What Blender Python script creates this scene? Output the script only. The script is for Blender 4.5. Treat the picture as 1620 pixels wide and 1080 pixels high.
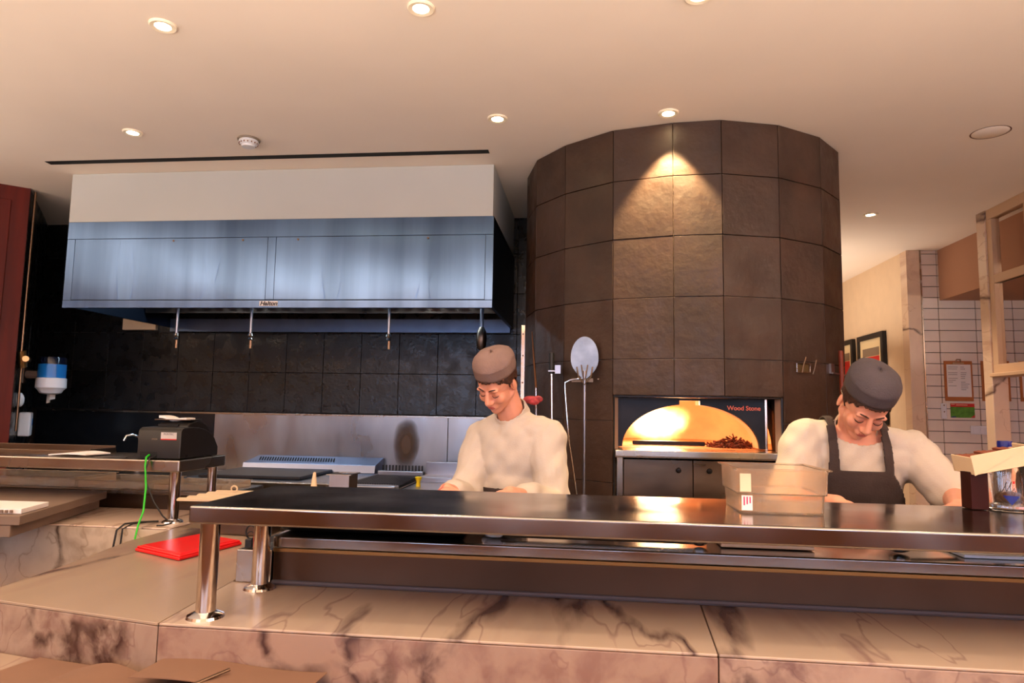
import bpy, bmesh, math, random
import numpy as np
from mathutils import Vector, Matrix, Euler
random.seed(7)
rng = np.random.default_rng(3)
S = bpy.context.scene
for o in list(bpy.data.objects): bpy.data.objects.remove(o)
COL = S.collection
PI = math.pi
R = math.radians

# ------------------------------------------------------------------ camera
cam = bpy.data.cameras.new('camera'); cam.lens = 24.0; cam.sensor_width = 36.0; cam.clip_start = .02
co = bpy.data.objects.new('camera', cam); COL.objects.link(co); S.camera = co
M3 = Matrix.Rotation(R(6.5098), 3, 'Z') @ Matrix.Rotation(R(90 + 5.7059), 3, 'X') @ Matrix.Rotation(R(.9739), 3, 'Z')
co.rotation_euler = M3.to_euler(); co.location = (0, 0, 1.5)

# ------------------------------------------------------------------ world, exposure
S.view_settings.view_transform = 'Standard'; S.view_settings.look = 'None'
S.view_settings.gamma = 1; S.view_settings.exposure = 0.12; S.view_settings.use_curve_mapping = False
W = bpy.data.worlds.new('world'); S.world = W; W.use_nodes = True
W.node_tree.nodes['Background'].inputs[0].default_value = (.38, .62, 1, 1)
W.node_tree.nodes['Background'].inputs[1].default_value = 11.0

def light(kind, name, loc, energy, color, rot=(0, 0, 0), **kw):
    l = bpy.data.lights.new(name, kind); l.energy = energy; l.color = color
    for k, v in kw.items(): setattr(l, k, v)
    o = bpy.data.objects.new(name, l); COL.objects.link(o); o.location = loc; o.rotation_euler = rot
    return o
WARM = (1.0, .62, .34)
# added unseen fill panels, no real lamps, brightening the ceiling, passage and dining side
for nm, loc, rot, sx, sy, e in (
    ('ceiling_fill', (-4.4, 0.0, 2.2), (PI, R(12), 0), .5, 5.5, 110),
    ('ceiling_fill', (4.4, 0.0, 2.2), (PI, R(-12), 0), .5, 5.5, 330),
    ('passage_fill', (1.9, 6.9, 2.1), (PI, 0, 0), 1.0, 2.2, 16),
    ('floor_fill', (0, -2.2, .22), (PI, 0, 0), 8.0, 3.4, 1700),
    ('table_area_fill', (-1.5, -1.2, 2.6), (0, 0, 0), 1.6, 1.6, 12),
    ('table_area_fill', (1.8, -1.2, 2.6), (0, 0, 0), 1.6, 1.6, 12)):
    light('AREA', nm, loc, e, WARM if 'table' in nm else (1, .83, .68), rot, shape='RECTANGLE', size=sx, size_y=sy)
# tubes inside the extractor hood (cool white)
for x in (-2.6, -1.25):
    light('AREA', 'hood_tube_light', (x, 4.40, 2.50), 14.0, (.55, .78, 1), (0, 0, 0), shape='RECTANGLE', size=1.0, size_y=.08)
# fire inside the oven dome
light('POINT', 'oven_fire_light', (.40, 4.06, 1.47), 24, (1, .64, .33), shadow_soft_size=.12)
DOWN = [(-1.628, 2.311), (-.612, 2.281), (.369, 2.29), (-2.43, 3.266), (-.461, 3.236), (2.001, 5.047), (-1.628, .80), (1.35, .80), (-.612, .80), (.369, .80), (1.35, 2.3), (2.0, 7.0)]
DOWN_SEEN = 6
CEIL = 2.94
for i, (x, y) in enumerate(DOWN):
    light('SPOT', 'downlight_beam', (x, y, CEIL - .012), (7 if y > 1 else 21) if y < 4 else 150, (1, .78, .58), spot_size=R(95), spot_blend=.8, shadow_soft_size=.03)
light('SPOT', 'downlight_beam', (.372, 3.235, CEIL - .012), 210, (1, .72, .36), spot_size=R(74), spot_blend=.35, shadow_soft_size=.018)

# ------------------------------------------------------------------ materials
def lin(c): return tuple(((v / 255) / 12.92 if v / 255 <= .04045 else ((v / 255 + .055) / 1.055) ** 2.4) for v in c)
MATS = {}
def mat(name, rgb=(200, 200, 200), rough=.5, metal=0., noise=0., nscale=8., bump=0., bscale=60., spec=.5, emit=None, estr=0., alpha=1.,
        trans=0., ior=1.45, aniso=0., rough_noise=0., stretch=(1, 1, 1), island=0., dark=None, sss=0., dots=0.):
    if name in MATS: return MATS[name]
    m = bpy.data.materials.new(name); m.use_nodes = True; MATS[name] = m
    nt = m.node_tree; N = nt.nodes; L = nt.links; b = N['Principled BSDF']
    c = lin(rgb); b.inputs['Base Color'].default_value = (*c, 1)
    b.inputs['Roughness'].default_value = rough; b.inputs['Metallic'].default_value = metal
    b.inputs['Specular IOR Level'].default_value = spec; b.inputs['IOR'].default_value = ior
    b.inputs['Transmission Weight'].default_value = trans; b.inputs['Alpha'].default_value = alpha
    if sss: b.inputs['Subsurface Weight'].default_value = sss; b.inputs['Subsurface Radius'].default_value = (.01, .004, .002)
    if emit: b.inputs['Emission Color'].default_value = (*emit, 1); b.inputs['Emission Strength'].default_value = estr
    tc = N.new('ShaderNodeTexCoord'); mp = N.new('ShaderNodeMapping'); L.new(tc.outputs['Object'], mp.inputs[0]); mp.inputs['Scale'].default_value = stretch
    col = None
    if noise or island or dark:
        n = N.new('ShaderNodeTexNoise'); n.inputs['Scale'].default_value = nscale; n.inputs['Detail'].default_value = 6; L.new(mp.outputs[0], n.inputs[0])
        mx = N.new('ShaderNodeMix'); mx.data_type = 'RGBA'
        d = lin(dark) if dark else tuple(v * (1 - noise) for v in c)
        mx.inputs[6].default_value = (*d, 1); mx.inputs[7].default_value = (*tuple(min(1, v * (1 + noise * .6)) for v in c), 1)
        cr = N.new('ShaderNodeMapRange'); cr.inputs[1].default_value = .35; cr.inputs[2].default_value = .65
        L.new(n.outputs[0], cr.inputs[0]); L.new(cr.outputs[0], mx.inputs[0]); col = mx.outputs[2]
        if island:
            g = N.new('ShaderNodeNewGeometry'); hs = N.new('ShaderNodeHueSaturation'); mr = N.new('ShaderNodeMapRange')
            mr.inputs[3].default_value = 1 - island; mr.inputs[4].default_value = 1 + island
            L.new(g.outputs['Random Per Island'], mr.inputs[0]); L.new(mr.outputs[0], hs.inputs['Value']); L.new(col, hs.inputs['Color']); col = hs.outputs[0]
        if dots:
            v = N.new('ShaderNodeTexVoronoi'); v.inputs['Scale'].default_value = 45; L.new(tc.outputs['Object'], v.inputs[0])
            lt = N.new('ShaderNodeMath'); lt.operation = 'LESS_THAN'; lt.inputs[1].default_value = dots; L.new(v.outputs['Distance'], lt.inputs[0])
            m2 = N.new('ShaderNodeMix'); m2.data_type = 'RGBA'; L.new(lt.outputs[0], m2.inputs[0]); L.new(col, m2.inputs[6]); m2.inputs[7].default_value = (*tuple(v * 2.2 for v in c), 1); col = m2.outputs[2]
        L.new(col, b.inputs['Base Color'])
    if rough_noise:
        n = N.new('ShaderNodeTexNoise'); n.inputs['Scale'].default_value = nscale * 1.7; L.new(mp.outputs[0], n.inputs[0])
        mr = N.new('ShaderNodeMapRange'); mr.inputs[1].default_value = .3; mr.inputs[2].default_value = .7
        mr.inputs[3].default_value = max(.03, rough - rough_noise); mr.inputs[4].default_value = rough + rough_noise
        L.new(n.outputs[0], mr.inputs[0]); L.new(mr.outputs[0], b.inputs['Roughness'])
    if bump:
        n = N.new('ShaderNodeTexNoise'); n.inputs['Scale'].default_value = bscale; n.inputs['Detail'].default_value = 5; L.new(mp.outputs[0], n.inputs[0])
        bp = N.new('ShaderNodeBump'); bp.inputs['Strength'].default_value = bump; bp.inputs['Distance'].default_value = .01
        L.new(n.outputs[0], bp.inputs['Height']); L.new(bp.outputs[0], b.inputs['Normal'])
    if aniso:
        b.inputs['Anisotropic'].default_value = aniso
        t = N.new('ShaderNodeTangent'); t.direction_type = 'RADIAL'; t.axis = 'Z'; L.new(t.outputs[0], b.inputs['Tangent'])
    return m

def marble(name, base, vein, vein2, scale=1., seed=0., amount=.5, rough=.25):
    if name in MATS: return MATS[name]
    m = bpy.data.materials.new(name); m.use_nodes = True; MATS[name] = m
    nt = m.node_tree; N = nt.nodes; L = nt.links; b = N['Principled BSDF']; b.inputs['Roughness'].default_value = rough
    tc = N.new('ShaderNodeTexCoord'); mp = N.new('ShaderNodeMapping'); L.new(tc.outputs['Object'], mp.inputs[0])
    mp.inputs['Location'].default_value = (seed, seed * .7, seed * 1.3); mp.inputs['Rotation'].default_value = (.3, .2, R(-38)); mp.inputs['Scale'].default_value = (scale * 1.15, scale * .26, scale)
    w = N.new('ShaderNodeTexNoise'); w.inputs['Scale'].default_value = 2.2; w.inputs['Detail'].default_value = 5; L.new(mp.outputs[0], w.inputs[0])
    vm = N.new('ShaderNodeVectorMath'); vm.operation = 'MULTIPLY_ADD'; vm.inputs[1].default_value = (.34, .34, .34)
    L.new(w.outputs['Color'], vm.inputs[0]); L.new(mp.outputs[0], vm.inputs[2])
    def ridge(sc, lo, hi, seedz):
        n = N.new('ShaderNodeTexNoise'); n.inputs['Scale'].default_value = sc; n.inputs['Detail'].default_value = 4.
        a = N.new('ShaderNodeVectorMath'); a.operation = 'ADD'; a.inputs[1].default_value = (seedz, seedz, 0); L.new(vm.outputs[0], a.inputs[0]); L.new(a.outputs[0], n.inputs[0])
        s = N.new('ShaderNodeMath'); s.operation = 'SUBTRACT'; s.inputs[1].default_value = .5; L.new(n.outputs[0], s.inputs[0])
        ab = N.new('ShaderNodeMath'); ab.operation = 'ABSOLUTE'; L.new(s.outputs[0], ab.inputs[0])
        mr = N.new('ShaderNodeMapRange'); mr.inputs[1].default_value = lo; mr.inputs[2].default_value = hi; mr.inputs[3].default_value = 1; mr.inputs[4].default_value = 0
        L.new(ab.outputs[0], mr.inputs[0]); return mr.outputs[0]
    r1 = ridge(.62, .001, .009 + .016 * amount, 0); r2 = ridge(1.7, .0005, .007, 7.)
    p = N.new('ShaderNodeTexNoise'); p.inputs['Scale'].default_value = 1.5; p.inputs['Detail'].default_value = 4; L.new(vm.outputs[0], p.inputs[0])
    pr = N.new('ShaderNodeMapRange'); pr.inputs[1].default_value = .62 - amount * .22; pr.inputs[2].default_value = .78 - amount * .16; L.new(p.outputs[0], pr.inputs[0])
    fine = N.new('ShaderNodeTexNoise'); fine.inputs['Scale'].default_value = 9; fine.inputs['Detail'].default_value = 8; L.new(vm.outputs[0], fine.inputs[0])
    fr = N.new('ShaderNodeMapRange'); fr.inputs[1].default_value = .40; fr.inputs[2].default_value = .66; L.new(fine.outputs[0], fr.inputs[0])
    pm = N.new('ShaderNodeMath'); pm.operation = 'MULTIPLY'; L.new(pr.outputs[0], pm.inputs[0]); L.new(fr.outputs[0], pm.inputs[1])
    def mixc(fac, a, bb, k=1.):
        x = N.new('ShaderNodeMix'); x.data_type = 'RGBA'
        if k != 1.:
            mu = N.new('ShaderNodeMath'); mu.operation = 'MULTIPLY'; mu.inputs[1].default_value = k; L.new(fac, mu.inputs[0]); fac = mu.outputs[0]
        L.new(fac, x.inputs[0])
        if isinstance(a, tuple): x.inputs[6].default_value = (*a, 1)
        else: L.new(a, x.inputs[6])
        x.inputs[7].default_value = (*bb, 1); return x.outputs[2]
    B, V, V2 = lin(base), lin(vein), lin(vein2)
    cl = N.new('ShaderNodeTexNoise'); cl.inputs['Scale'].default_value = 3.; L.new(mp.outputs[0], cl.inputs[0])
    c = mixc(cl.outputs[0], B, tuple(v * .82 for v in B))
    c = mixc(pm.outputs[0], c, V2, .85); k1 = N.new('ShaderNodeMath'); k1.operation = 'MULTIPLY'; kr = N.new('ShaderNodeMapRange'); kr.inputs[1].default_value = .3; kr.inputs[2].default_value = .55; L.new(fine.outputs[0], kr.inputs[0])
    L.new(r1, k1.inputs[0]); L.new(kr.outputs[0], k1.inputs[1])
    c = mixc(r2, c, V2, .5); c = mixc(k1.outputs[0], c, V, .95)
    L.new(c, b.inputs['Base Color'])
    return m

MARB = marble('marble_slab', (158, 138, 120), (70, 46, 46), (120, 88, 88), 1.5, 0., .3)
MARBF = marble('marble_front', (158, 136, 120), (58, 34, 30), (112, 82, 74), 2.3, 3.1, .85)
MARBP = marble('marble_post', (226, 196, 168), (90, 66, 60), (178, 140, 118), 1.6, 5.3, .5, .2)
CEILM = mat('ceiling_plaster', (246, 232, 216), .9, noise=.03, nscale=1.3)
PLAST = mat('warm_wall_paint', (226, 200, 168), .85, noise=.03)
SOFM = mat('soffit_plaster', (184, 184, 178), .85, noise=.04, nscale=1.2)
GROUT = mat('light_grout', (150, 128, 112), .9)
GROUTD = mat('dark_grout', (60, 48, 42), .9)
GROUTK = mat('black_grout', (38, 32, 30), .9)
TBROWN = mat('brown_stone_tile', (62, 42, 30), .5, noise=.25, nscale=5, bump=.35, bscale=24, island=.15, dots=.04, rough_noise=.12)
TDARK = mat('dark_stone_tile', (24, 24, 26), .30, noise=.3, nscale=6, bump=.22, bscale=45, island=.18, rough_noise=.14)
TWHITE = mat('white_glazed_tile', (226, 212, 200), .18, noise=.03, island=.03)
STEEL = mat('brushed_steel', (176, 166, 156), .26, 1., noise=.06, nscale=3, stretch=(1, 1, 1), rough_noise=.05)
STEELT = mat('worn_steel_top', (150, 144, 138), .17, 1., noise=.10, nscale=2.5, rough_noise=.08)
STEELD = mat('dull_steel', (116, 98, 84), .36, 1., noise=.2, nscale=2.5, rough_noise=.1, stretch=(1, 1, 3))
STEELR = mat('range_steel', (158, 158, 166), .3, 1., noise=.12, nscale=5)
POLISH = mat('polished_steel', (205, 196, 188), .12, 1.)
CHROME = mat('chrome', (225, 225, 228), .07, 1.)
HOODM = mat('hood_steel', (100, 128, 170), .28, 1., aniso=1., noise=.3, nscale=1.2, stretch=(4, 1, .25))  # window reflection streaks and their blue cast are put into the base colour
HOODI = mat('hood_inner_steel', (120, 140, 168), .4, 1., noise=.1)
BSPL = mat('backsplash_steel', (168, 168, 170), .33, 1., aniso=.5, noise=.2, nscale=2.2, rough_noise=.1, stretch=(1.2, 1, .5))
BLACK = mat('black_plastic', (22, 19, 18), .42, bump=.05, bscale=300)
BLACKM = mat('black_metal', (34, 30, 30), .35, .6, noise=.2)
DGAP = mat('dark_gap', (14, 12, 12), .8)
CAST = mat('cast_iron', (44, 42, 46), .45, .5, noise=.2, bump=.1)
WOODR = mat('red_brown_wood', (88, 22, 9), .5, spec=.25, noise=.22, nscale=3, stretch=(6, 6, .5))
MAHOG = mat('dark_mahogany', (46, 8, 2), .5, spec=.2, noise=.2, nscale=4, stretch=(6, 6, .7))
CORK = mat('hardboard', (176, 104, 48), .55, noise=.15, nscale=10)
PAPER = mat('white_paper', (232, 226, 222), .85)
INK = mat('print_ink', (70, 66, 70), .8)
BROWNP = mat('brown_paper', (116, 86, 68), .75, noise=.07, nscale=4)
CARD = mat('grey_board', (122, 102, 88), .85, noise=.05)
CREAMC = mat('cream_card', (216, 190, 154), .7, noise=.04)
REDP = mat('red_plastic', (214, 20, 24), .25)
WHITEP = mat('white_plastic', (222, 222, 226), .35)
BLUEP = mat('blue_plastic', (30, 128, 214), .2, trans=.25)
NAVY = mat('navy_plastic', (16, 26, 110), .3)
BRASS = mat('brass', (190, 150, 96), .3, 1.)
COPPER = mat('pipe_metal', (150, 120, 96), .35, 1.)
CLEAR = mat('clear_plastic', (255, 238, 222), .08, trans=.93, ior=1.25, noise=.02)
GLASS = mat('clear_glass', (255, 255, 255), .02, trans=1., ior=1.45)
PANE = mat('window_pane', (245, 240, 235), .02, trans=1., ior=1.02)
SCRATCH = mat('milky_plastic', (255, 238, 218), .16, trans=.92, ior=1.2)
FRAMEM = mat('cream_frame_paint', (204, 168, 134), .5)
SKIN = mat('skin', (226, 158, 130), .5, noise=.05, nscale=14, sss=.08)
LIPS = mat('lips', (190, 96, 86), .45)
HAIRM = mat('dark_brown_hair', (62, 34, 22), .5, noise=.3, nscale=30, stretch=(1, 1, 4), bump=.3, bscale=80)
JACKET = mat('white_chef_cloth', (196, 184, 170), .85, noise=.03, nscale=5, bump=.12, bscale=220)
CAPB = mat('brown_grey_cap_cloth', (132, 108, 100), .9, noise=.1, nscale=20, bump=.2, bscale=200)
CAPG = mat('charcoal_cap_cloth', (78, 70, 74), .9, noise=.1, nscale=20, bump=.2, bscale=200)
APRON = mat('dark_apron_cloth', (58, 46, 44), .85, noise=.1, nscale=14, bump=.2, bscale=200)
TROUS = mat('black_trouser_cloth', (30, 28, 30), .9)
SCARF = mat('red_speckled_cloth', (170, 60, 66), .8, noise=.4, nscale=60)
GREENC = mat('green_cable', (40, 190, 30), .4)
YELLOW = mat('yellow_plastic', (236, 196, 20), .35)
FLOORM = mat('floor_tile', (110, 92, 80), .4, noise=.2)
STONEO = mat('oven_refractory', (214, 164, 122), .9, noise=.12, nscale=6, bump=.2, bscale=20)
HEARTH = mat('hearth_stone', (190, 140, 100), .6, noise=.15)
CHAR = mat('charred_wood', (96, 42, 26), .8, noise=.5, nscale=30)
FLAMEM = mat('flame', (255, 200, 90), 1, emit=(1, .62, .20), estr=7.)
FLAMEC = mat('flame_core', (255, 220, 140), 1, emit=(1, .80, .45), estr=16.)
LAMPM = mat('lamp_glow', (255, 240, 200), .5, emit=(1, .82, .45), estr=60.)
TUBEM = mat('tube_glow', (230, 240, 255), .5, emit=(.6, .82, 1), estr=7.)
ORANGE = mat('oven_badge_letters', (255, 120, 80), .4, .3)
RUST = mat('grease_stain', (60, 34, 16), .5, noise=.4, nscale=10)
LABELG = mat('silver_label', (190, 184, 180), .4)
GREENI = mat('green_print', (84, 140, 40), .6, noise=.3, nscale=30)
REDI = mat('red_print', (196, 34, 34), .6)
CREAMI = mat('cream_print', (240, 220, 176), .7)
GREYI = mat('grey_print', (140, 122, 104), .7)

# ------------------------------------------------------------------ mesh helpers
class MB:
    def __init__(s): s.bm = bmesh.new()
    def _add(s, verts, faces):
        v = [s.bm.verts.new(p) for p in verts]
        for f in faces:
            try: s.bm.faces.new([v[i] for i in f])
            except ValueError: pass
        return s
    def box(s, x0, x1, y0, y1, z0, z1, M=None):
        P = [Vector((x, y, z)) for z in (z0, z1) for y in (y0, y1) for x in (x0, x1)]
        if M is not None: P = [M @ p for p in P]
        return s._add(P, [(0, 2, 3, 1), (4, 5, 7, 6), (0, 1, 5, 4), (2, 6, 7, 3), (0, 4, 6, 2), (1, 3, 7, 5)])
    def prism(s, pts, z0, z1, M=None):      # pts ccw in xy
        n = len(pts); P = [Vector((x, y, z0)) for x, y in pts] + [Vector((x, y, z1)) for x, y in pts]
        if M is not None: P = [M @ p for p in P]
        return s._add(P, [tuple(reversed(range(n))), tuple(range(n, 2 * n))] + [(i, (i + 1) % n, n + (i + 1) % n, n + i) for i in range(n)])
    def tube(s, pts, rad, seg=12, caps=True, flat=1., up=None):
        pts = [Vector(p) for p in pts]; n = len(pts)
        rr = rad if isinstance(rad, (list, tuple)) else [rad] * n
        rings = []; prev = None
        for i, p in enumerate(pts):
            t = (pts[min(i + 1, n - 1)] - pts[max(i - 1, 0)]).normalized()
            if prev is None:
                a = Vector(up) if up else (Vector((0, 0, 1)) if abs(t.z) < .9 else Vector((1, 0, 0)))
            else: a = prev
            u = (a - t * a.dot(t)).normalized(); prev = u; w = t.cross(u)
            rings.append([p + (u * math.cos(q) + w * math.sin(q) * flat) * rr[i] for q in [2 * PI * k / seg for k in range(seg)]])
        V = [v for r in rings for v in r]; F = []
        for i in range(n - 1):
            for k in range(seg):
                a, b = i * seg + k, i * seg + (k + 1) % seg
                F.append((a, b, b + seg, a + seg))
        if caps: F += [tuple(reversed(range(seg))), tuple(range((n - 1) * seg, n * seg))]
        return s._add(V, F)
    def cyl(s, c, r, z0, z1, seg=24, r2=None):
        return s.tube([(c[0], c[1], z0), (c[0], c[1], z1)], [r, r if r2 is None else r2], seg)
    def lathe(s, prof, c=(0, 0, 0), seg=28, M=None):   # prof (r,z)
        V = []; F = []; c = Vector(c)
        for r, z in prof:
            for k in range(seg):
                q = 2 * PI * k / seg; V.append(Vector((max(r, 1e-5) * math.cos(q), max(r, 1e-5) * math.sin(q), z)))
        V = [(M @ v if M is not None else v) + c for v in V]
        for i in range(len(prof) - 1):
            for k in range(seg):
                a, b = i * seg + k, i * seg + (k + 1) % seg; F.append((a, b, b + seg, a + seg))
        return s._add(V, F)
    def ball(s, c, r, M=None, u=20, v=12):
        if not isinstance(r, (tuple, list)): r = (r, r, r)
        V = [Vector((0, 0, -1))]; F = []
        for j in range(1, v):
            t = -PI / 2 + PI * j / v
            for i in range(u): V.append(Vector((math.cos(t) * math.cos(2 * PI * i / u), math.cos(t) * math.sin(2 * PI * i / u), math.sin(t))))
        V.append(Vector((0, 0, 1)))
        V = [Vector((p.x * r[0], p.y * r[1], p.z * r[2])) for p in V]
        V = [(M @ p if M is not None else p) + Vector(c) for p in V]
        for i in range(u): F.append((0, 1 + (i + 1) % u, 1 + i)); F.append((len(V) - 1, len(V) - 1 - u + i, len(V) - 1 - u + (i + 1) % u))
        for j in range(v - 2):
            for i in range(u):
                a = 1 + j * u + i; b = 1 + j * u + (i + 1) % u; F.append((a, b, b + u, a + u))
        return s._add(V, F)
    def capsule(s, p0, p1, r0, r1=None, seg=14, flat=1., up=None):
        r1 = r0 if r1 is None else r1; p0, p1 = Vector(p0), Vector(p1); d = (p1 - p0); L = d.length or 1e-6; d = d / L
        P = []; Q = []
        for k in range(5):
            a = PI / 2 * (1 - k / 4.); P.append(p0 - d * r0 * math.sin(a)); Q.append(max(1e-4, r0 * math.cos(a)))
        for k in range(5):
            a = PI / 2 * k / 4.; P.append(p1 + d * r1 * math.sin(a)); Q.append(max(1e-4, r1 * math.cos(a)))
        return s.tube(P, Q, seg, True, flat, up)
    def sheet(s, fn, nu, nv, th):           # fn(u,v)->Vector ; a thin solid sheet
        top = [[Vector(fn(i / nu, j / nv)) for j in range(nv + 1)] for i in range(nu + 1)]
        V = []; F = []
        for lay in (0, 1):
            for i in range(nu + 1):
                for j in range(nv + 1): V.append(top[i][j] - Vector((0, 0, th * lay)))
        n = (nu + 1) * (nv + 1); I = lambda i, j, l: l * n + i * (nv + 1) + j
        for i in range(nu):
            for j in range(nv):
                F.append((I(i, j, 0), I(i + 1, j, 0), I(i + 1, j + 1, 0), I(i, j + 1, 0)))
                F.append((I(i, j, 1), I(i, j + 1, 1), I(i + 1, j + 1, 1), I(i + 1, j, 1)))
        for i in range(nu):
            F.append((I(i, 0, 0), I(i, 0, 1), I(i + 1, 0, 1), I(i + 1, 0, 0))); F.append((I(i, nv, 0), I(i + 1, nv, 0), I(i + 1, nv, 1), I(i, nv, 1)))
        for j in range(nv):
            F.append((I(0, j, 0), I(0, j + 1, 0), I(0, j + 1, 1), I(0, j, 1))); F.append((I(nu, j, 0), I(nu, j, 1), I(nu, j + 1, 1), I(nu, j + 1, 0)))
        return s._add(V, F)
    def build(s, name, m, parent=None, bevel=0., smooth=35., local=False, seg=2, weld=True):
        if weld: bmesh.ops.remove_doubles(s.bm, verts=s.bm.verts, dist=1e-6)
        bmesh.ops.recalc_face_normals(s.bm, faces=s.bm.faces)
        me = bpy.data.meshes.new(name); s.bm.to_mesh(me); s.bm.free()
        return finish(name, me, m, parent, bevel, smooth, local, seg)

def world_of(p):
    M = Matrix.Identity(4)
    while p is not None:
        M = Matrix.LocRotScale(p.location, p.rotation_euler, p.scale) @ M; p = p.parent
    return M
def finish(name, me, m, parent=None, bevel=0., smooth=35., local=False, seg=2):
    for mm in (m if isinstance(m, (list, tuple)) else [m]): me.materials.append(mm)
    o = bpy.data.objects.new(name, me); COL.objects.link(o)
    if parent is not None:
        o.parent = parent
        if not local: me.transform(world_of(parent).inverted())
    if smooth:
        me.polygons.foreach_set('use_smooth', [True] * len(me.polygons)); me.set_sharp_from_angle(angle=R(smooth))
    if bevel:
        bv = o.modifiers.new('bevel', 'BEVEL'); bv.width = bevel; bv.segments = seg; bv.limit_method = 'ANGLE'; bv.angle_limit = R(40); bv.harden_normals = True
    return o
def tag(o, label, cat, group=None):
    o['label'] = label; o['category'] = cat
    if group: o['group'] = group
    return o
def thing(name, label, cat, loc=(0, 0, 0), rot=(0, 0, 0), group=None):
    o = bpy.data.objects.new(name, None); COL.objects.link(o); o.location = loc; o.rotation_euler = rot; o.empty_display_size = .05
    return tag(o, label, cat, group)
def struct(o): o['kind'] = 'structure'; return o
def dup(root, loc, label=None, rot=None):
    r = root.copy(); COL.objects.link(r); r.location = loc
    if rot is not None: r.rotation_euler = rot
    if label: r['label'] = label
    for ch in list(root.children):
        c = ch.copy(); COL.objects.link(c); c.parent = r
        for g in list(ch.children):
            d = g.copy(); COL.objects.link(d); d.parent = c
    return r
def box(name, m, x0, x1, y0, y1, z0, z1, parent=None, bevel=.002, **k):
    return MB().box(x0, x1, y0, y1, z0, z1).build(name, m, parent, bevel, **k)
def text(name, s, m, size, M, parent, ext=.0004, bold=0., shear=0., sx=1.):
    cu = bpy.data.curves.new(name, 'FONT'); cu.body = s; cu.size = size; cu.extrude = ext; cu.align_x = 'CENTER'; cu.align_y = 'CENTER'; cu.offset = bold; cu.shear = shear
    t = bpy.data.objects.new('tmp', cu); COL.objects.link(t); bpy.context.view_layer.update()
    me = bpy.data.meshes.new_from_object(t.evaluated_get(bpy.context.evaluated_depsgraph_get()))
    bpy.data.objects.remove(t); me.materials.clear(); me.name = name
    me.transform(M @ Matrix.Diagonal((sx, 1, 1, 1)))
    return finish(name, me, m, parent, 0, 0)
# face a text/decoration plane towards -y at p
def facing(p, yaw=0., pitch=0., roll=0.):
    return Matrix.Translation(p) @ Matrix.Rotation(yaw, 4, 'Z') @ Matrix.Rotation(PI / 2 + pitch, 4, 'X') @ Matrix.Rotation(roll, 4, 'Z')

# ================================================================== SETTING
def slab(name, m, *a, **k): return struct(box(name, m, *a, bevel=k.pop('bevel', 0), **k))
slab('floor', FLOORM, -6, 4.8, -4.2, 10, -.1, 0)
slab('ceiling', CEILM, -6, 4.8, -.8, 10, CEIL, CEIL + .1)
slab('ceiling_bounce_cut', mat('bounce_cut_brown', (120, 84, 60), .7, noise=.15, stretch=(1, 6, 1)), -6, 4.8, -4.2, -.801, CEIL, CEIL + .1)  # unseen darker ceiling part, added to cut light bounced onto the counter

def tiles_on(mb, p0, p1, z0, z1, w, h, off=0., zoff=0., gap=.004, th=.012, depth=.0, cut=None):
    """rows of single tiles over the vertical plane p0 -> p1 (outer side on the right of that direction)"""
    p0, p1 = Vector((*p0, 0)), Vector((*p1, 0)); d = (p1 - p0); L = d.length; d /= L; n = Vector((d.y, -d.x, 0))
    us = [0.]; u = off if off > 0 else w
    while u < L - .002: us.append(u); u += w
    us.append(L)
    zs = [z0]; z = z0 + (zoff if zoff > 0 else h)
    while z < z1 - .002: zs.append(z); z += h
    zs.append(z1)
    for a, b in zip(us[:-1], us[1:]):
        for c, e in zip(zs[:-1], zs[1:]):
            if b - a < .01 or e - c < .01: continue
            if cut and cut((a + b) / 2, (c + e) / 2): continue
            M = Matrix((( d.x, n.x, 0, p0.x), (d.y, n.y, 0, p0.y), (0, 0, 1, 0), (0, 0, 0, 1)))
            j = random.uniform(-.0012, .0012)
            mb.box(a + gap / 2, b - gap / 2, depth - .01, depth + th + j, c + gap / 2, e - gap / 2, M)

# back wall: dark stone tile above a steel splashback
bw = struct(box('wall_back', GROUTK, -5.2, 1.0, 5.012, 5.2, 0, CEIL, bevel=0))
mb = MB(); tiles_on(mb, (-4.42, 5.012), (.9, 5.012), 1.450, CEIL, .296, .303, off=.332)
mb.build('tiling', TDARK, bw, .0012, seg=1)
sp = thing('steel_splashback', 'brushed steel splashback sheets along the wall behind the griddle', 'splashback', (-1.5, 5.0, 1.05))
for a, b in ((-4.35, -2.86), (-2.855, -1.035), (-1.03, -.05)):
    box('splash_panel', BSPL if a > -4 else mat('black_glass_panel', (18, 20, 24), .2, spec=.6), a, b, 4.985, 4.999, .9, 1.436, sp, .001)
box('edge_trim', STEEL, -4.35, -.05, 4.980, 4.999, 1.430, 1.442, sp, .001)
# splash stain shape: an irregular thin patch on the sheet
mb = MB(); pts = []
for k in range(28):
    q = 2 * PI * k / 28; pts.append((-1.345 + .105 * math.cos(q) * (1 + .1 * math.sin(3 * q)), 1.235 + .20 * math.sin(q) * (1 + .06 * math.cos(5 * q))))
n0 = len(pts); mb._add([(x, 4.9835, z) for x, z in pts] + [(x, 4.9845, z) for x, z in pts], [tuple(range(n0)), tuple(reversed(range(n0, 2 * n0)))] + [(i, i + n0, (i + 1) % n0 + n0, (i + 1) % n0) for i in range(n0)])
RG = bpy.data.materials.new('burnt_grease'); RG.use_nodes = True
nt = RG.node_tree; b_ = nt.nodes['Principled BSDF']; b_.inputs['Base Color'].default_value = (.07, .026, .006, 1); b_.inputs['Roughness'].default_value = .45
tc = nt.nodes.new('ShaderNodeTexCoord'); mp = nt.nodes.new('ShaderNodeMapping'); nt.links.new(tc.outputs['Generated'], mp.inputs[0])
mp.inputs['Location'].default_value = (-.5, -.5, -.5)
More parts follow.
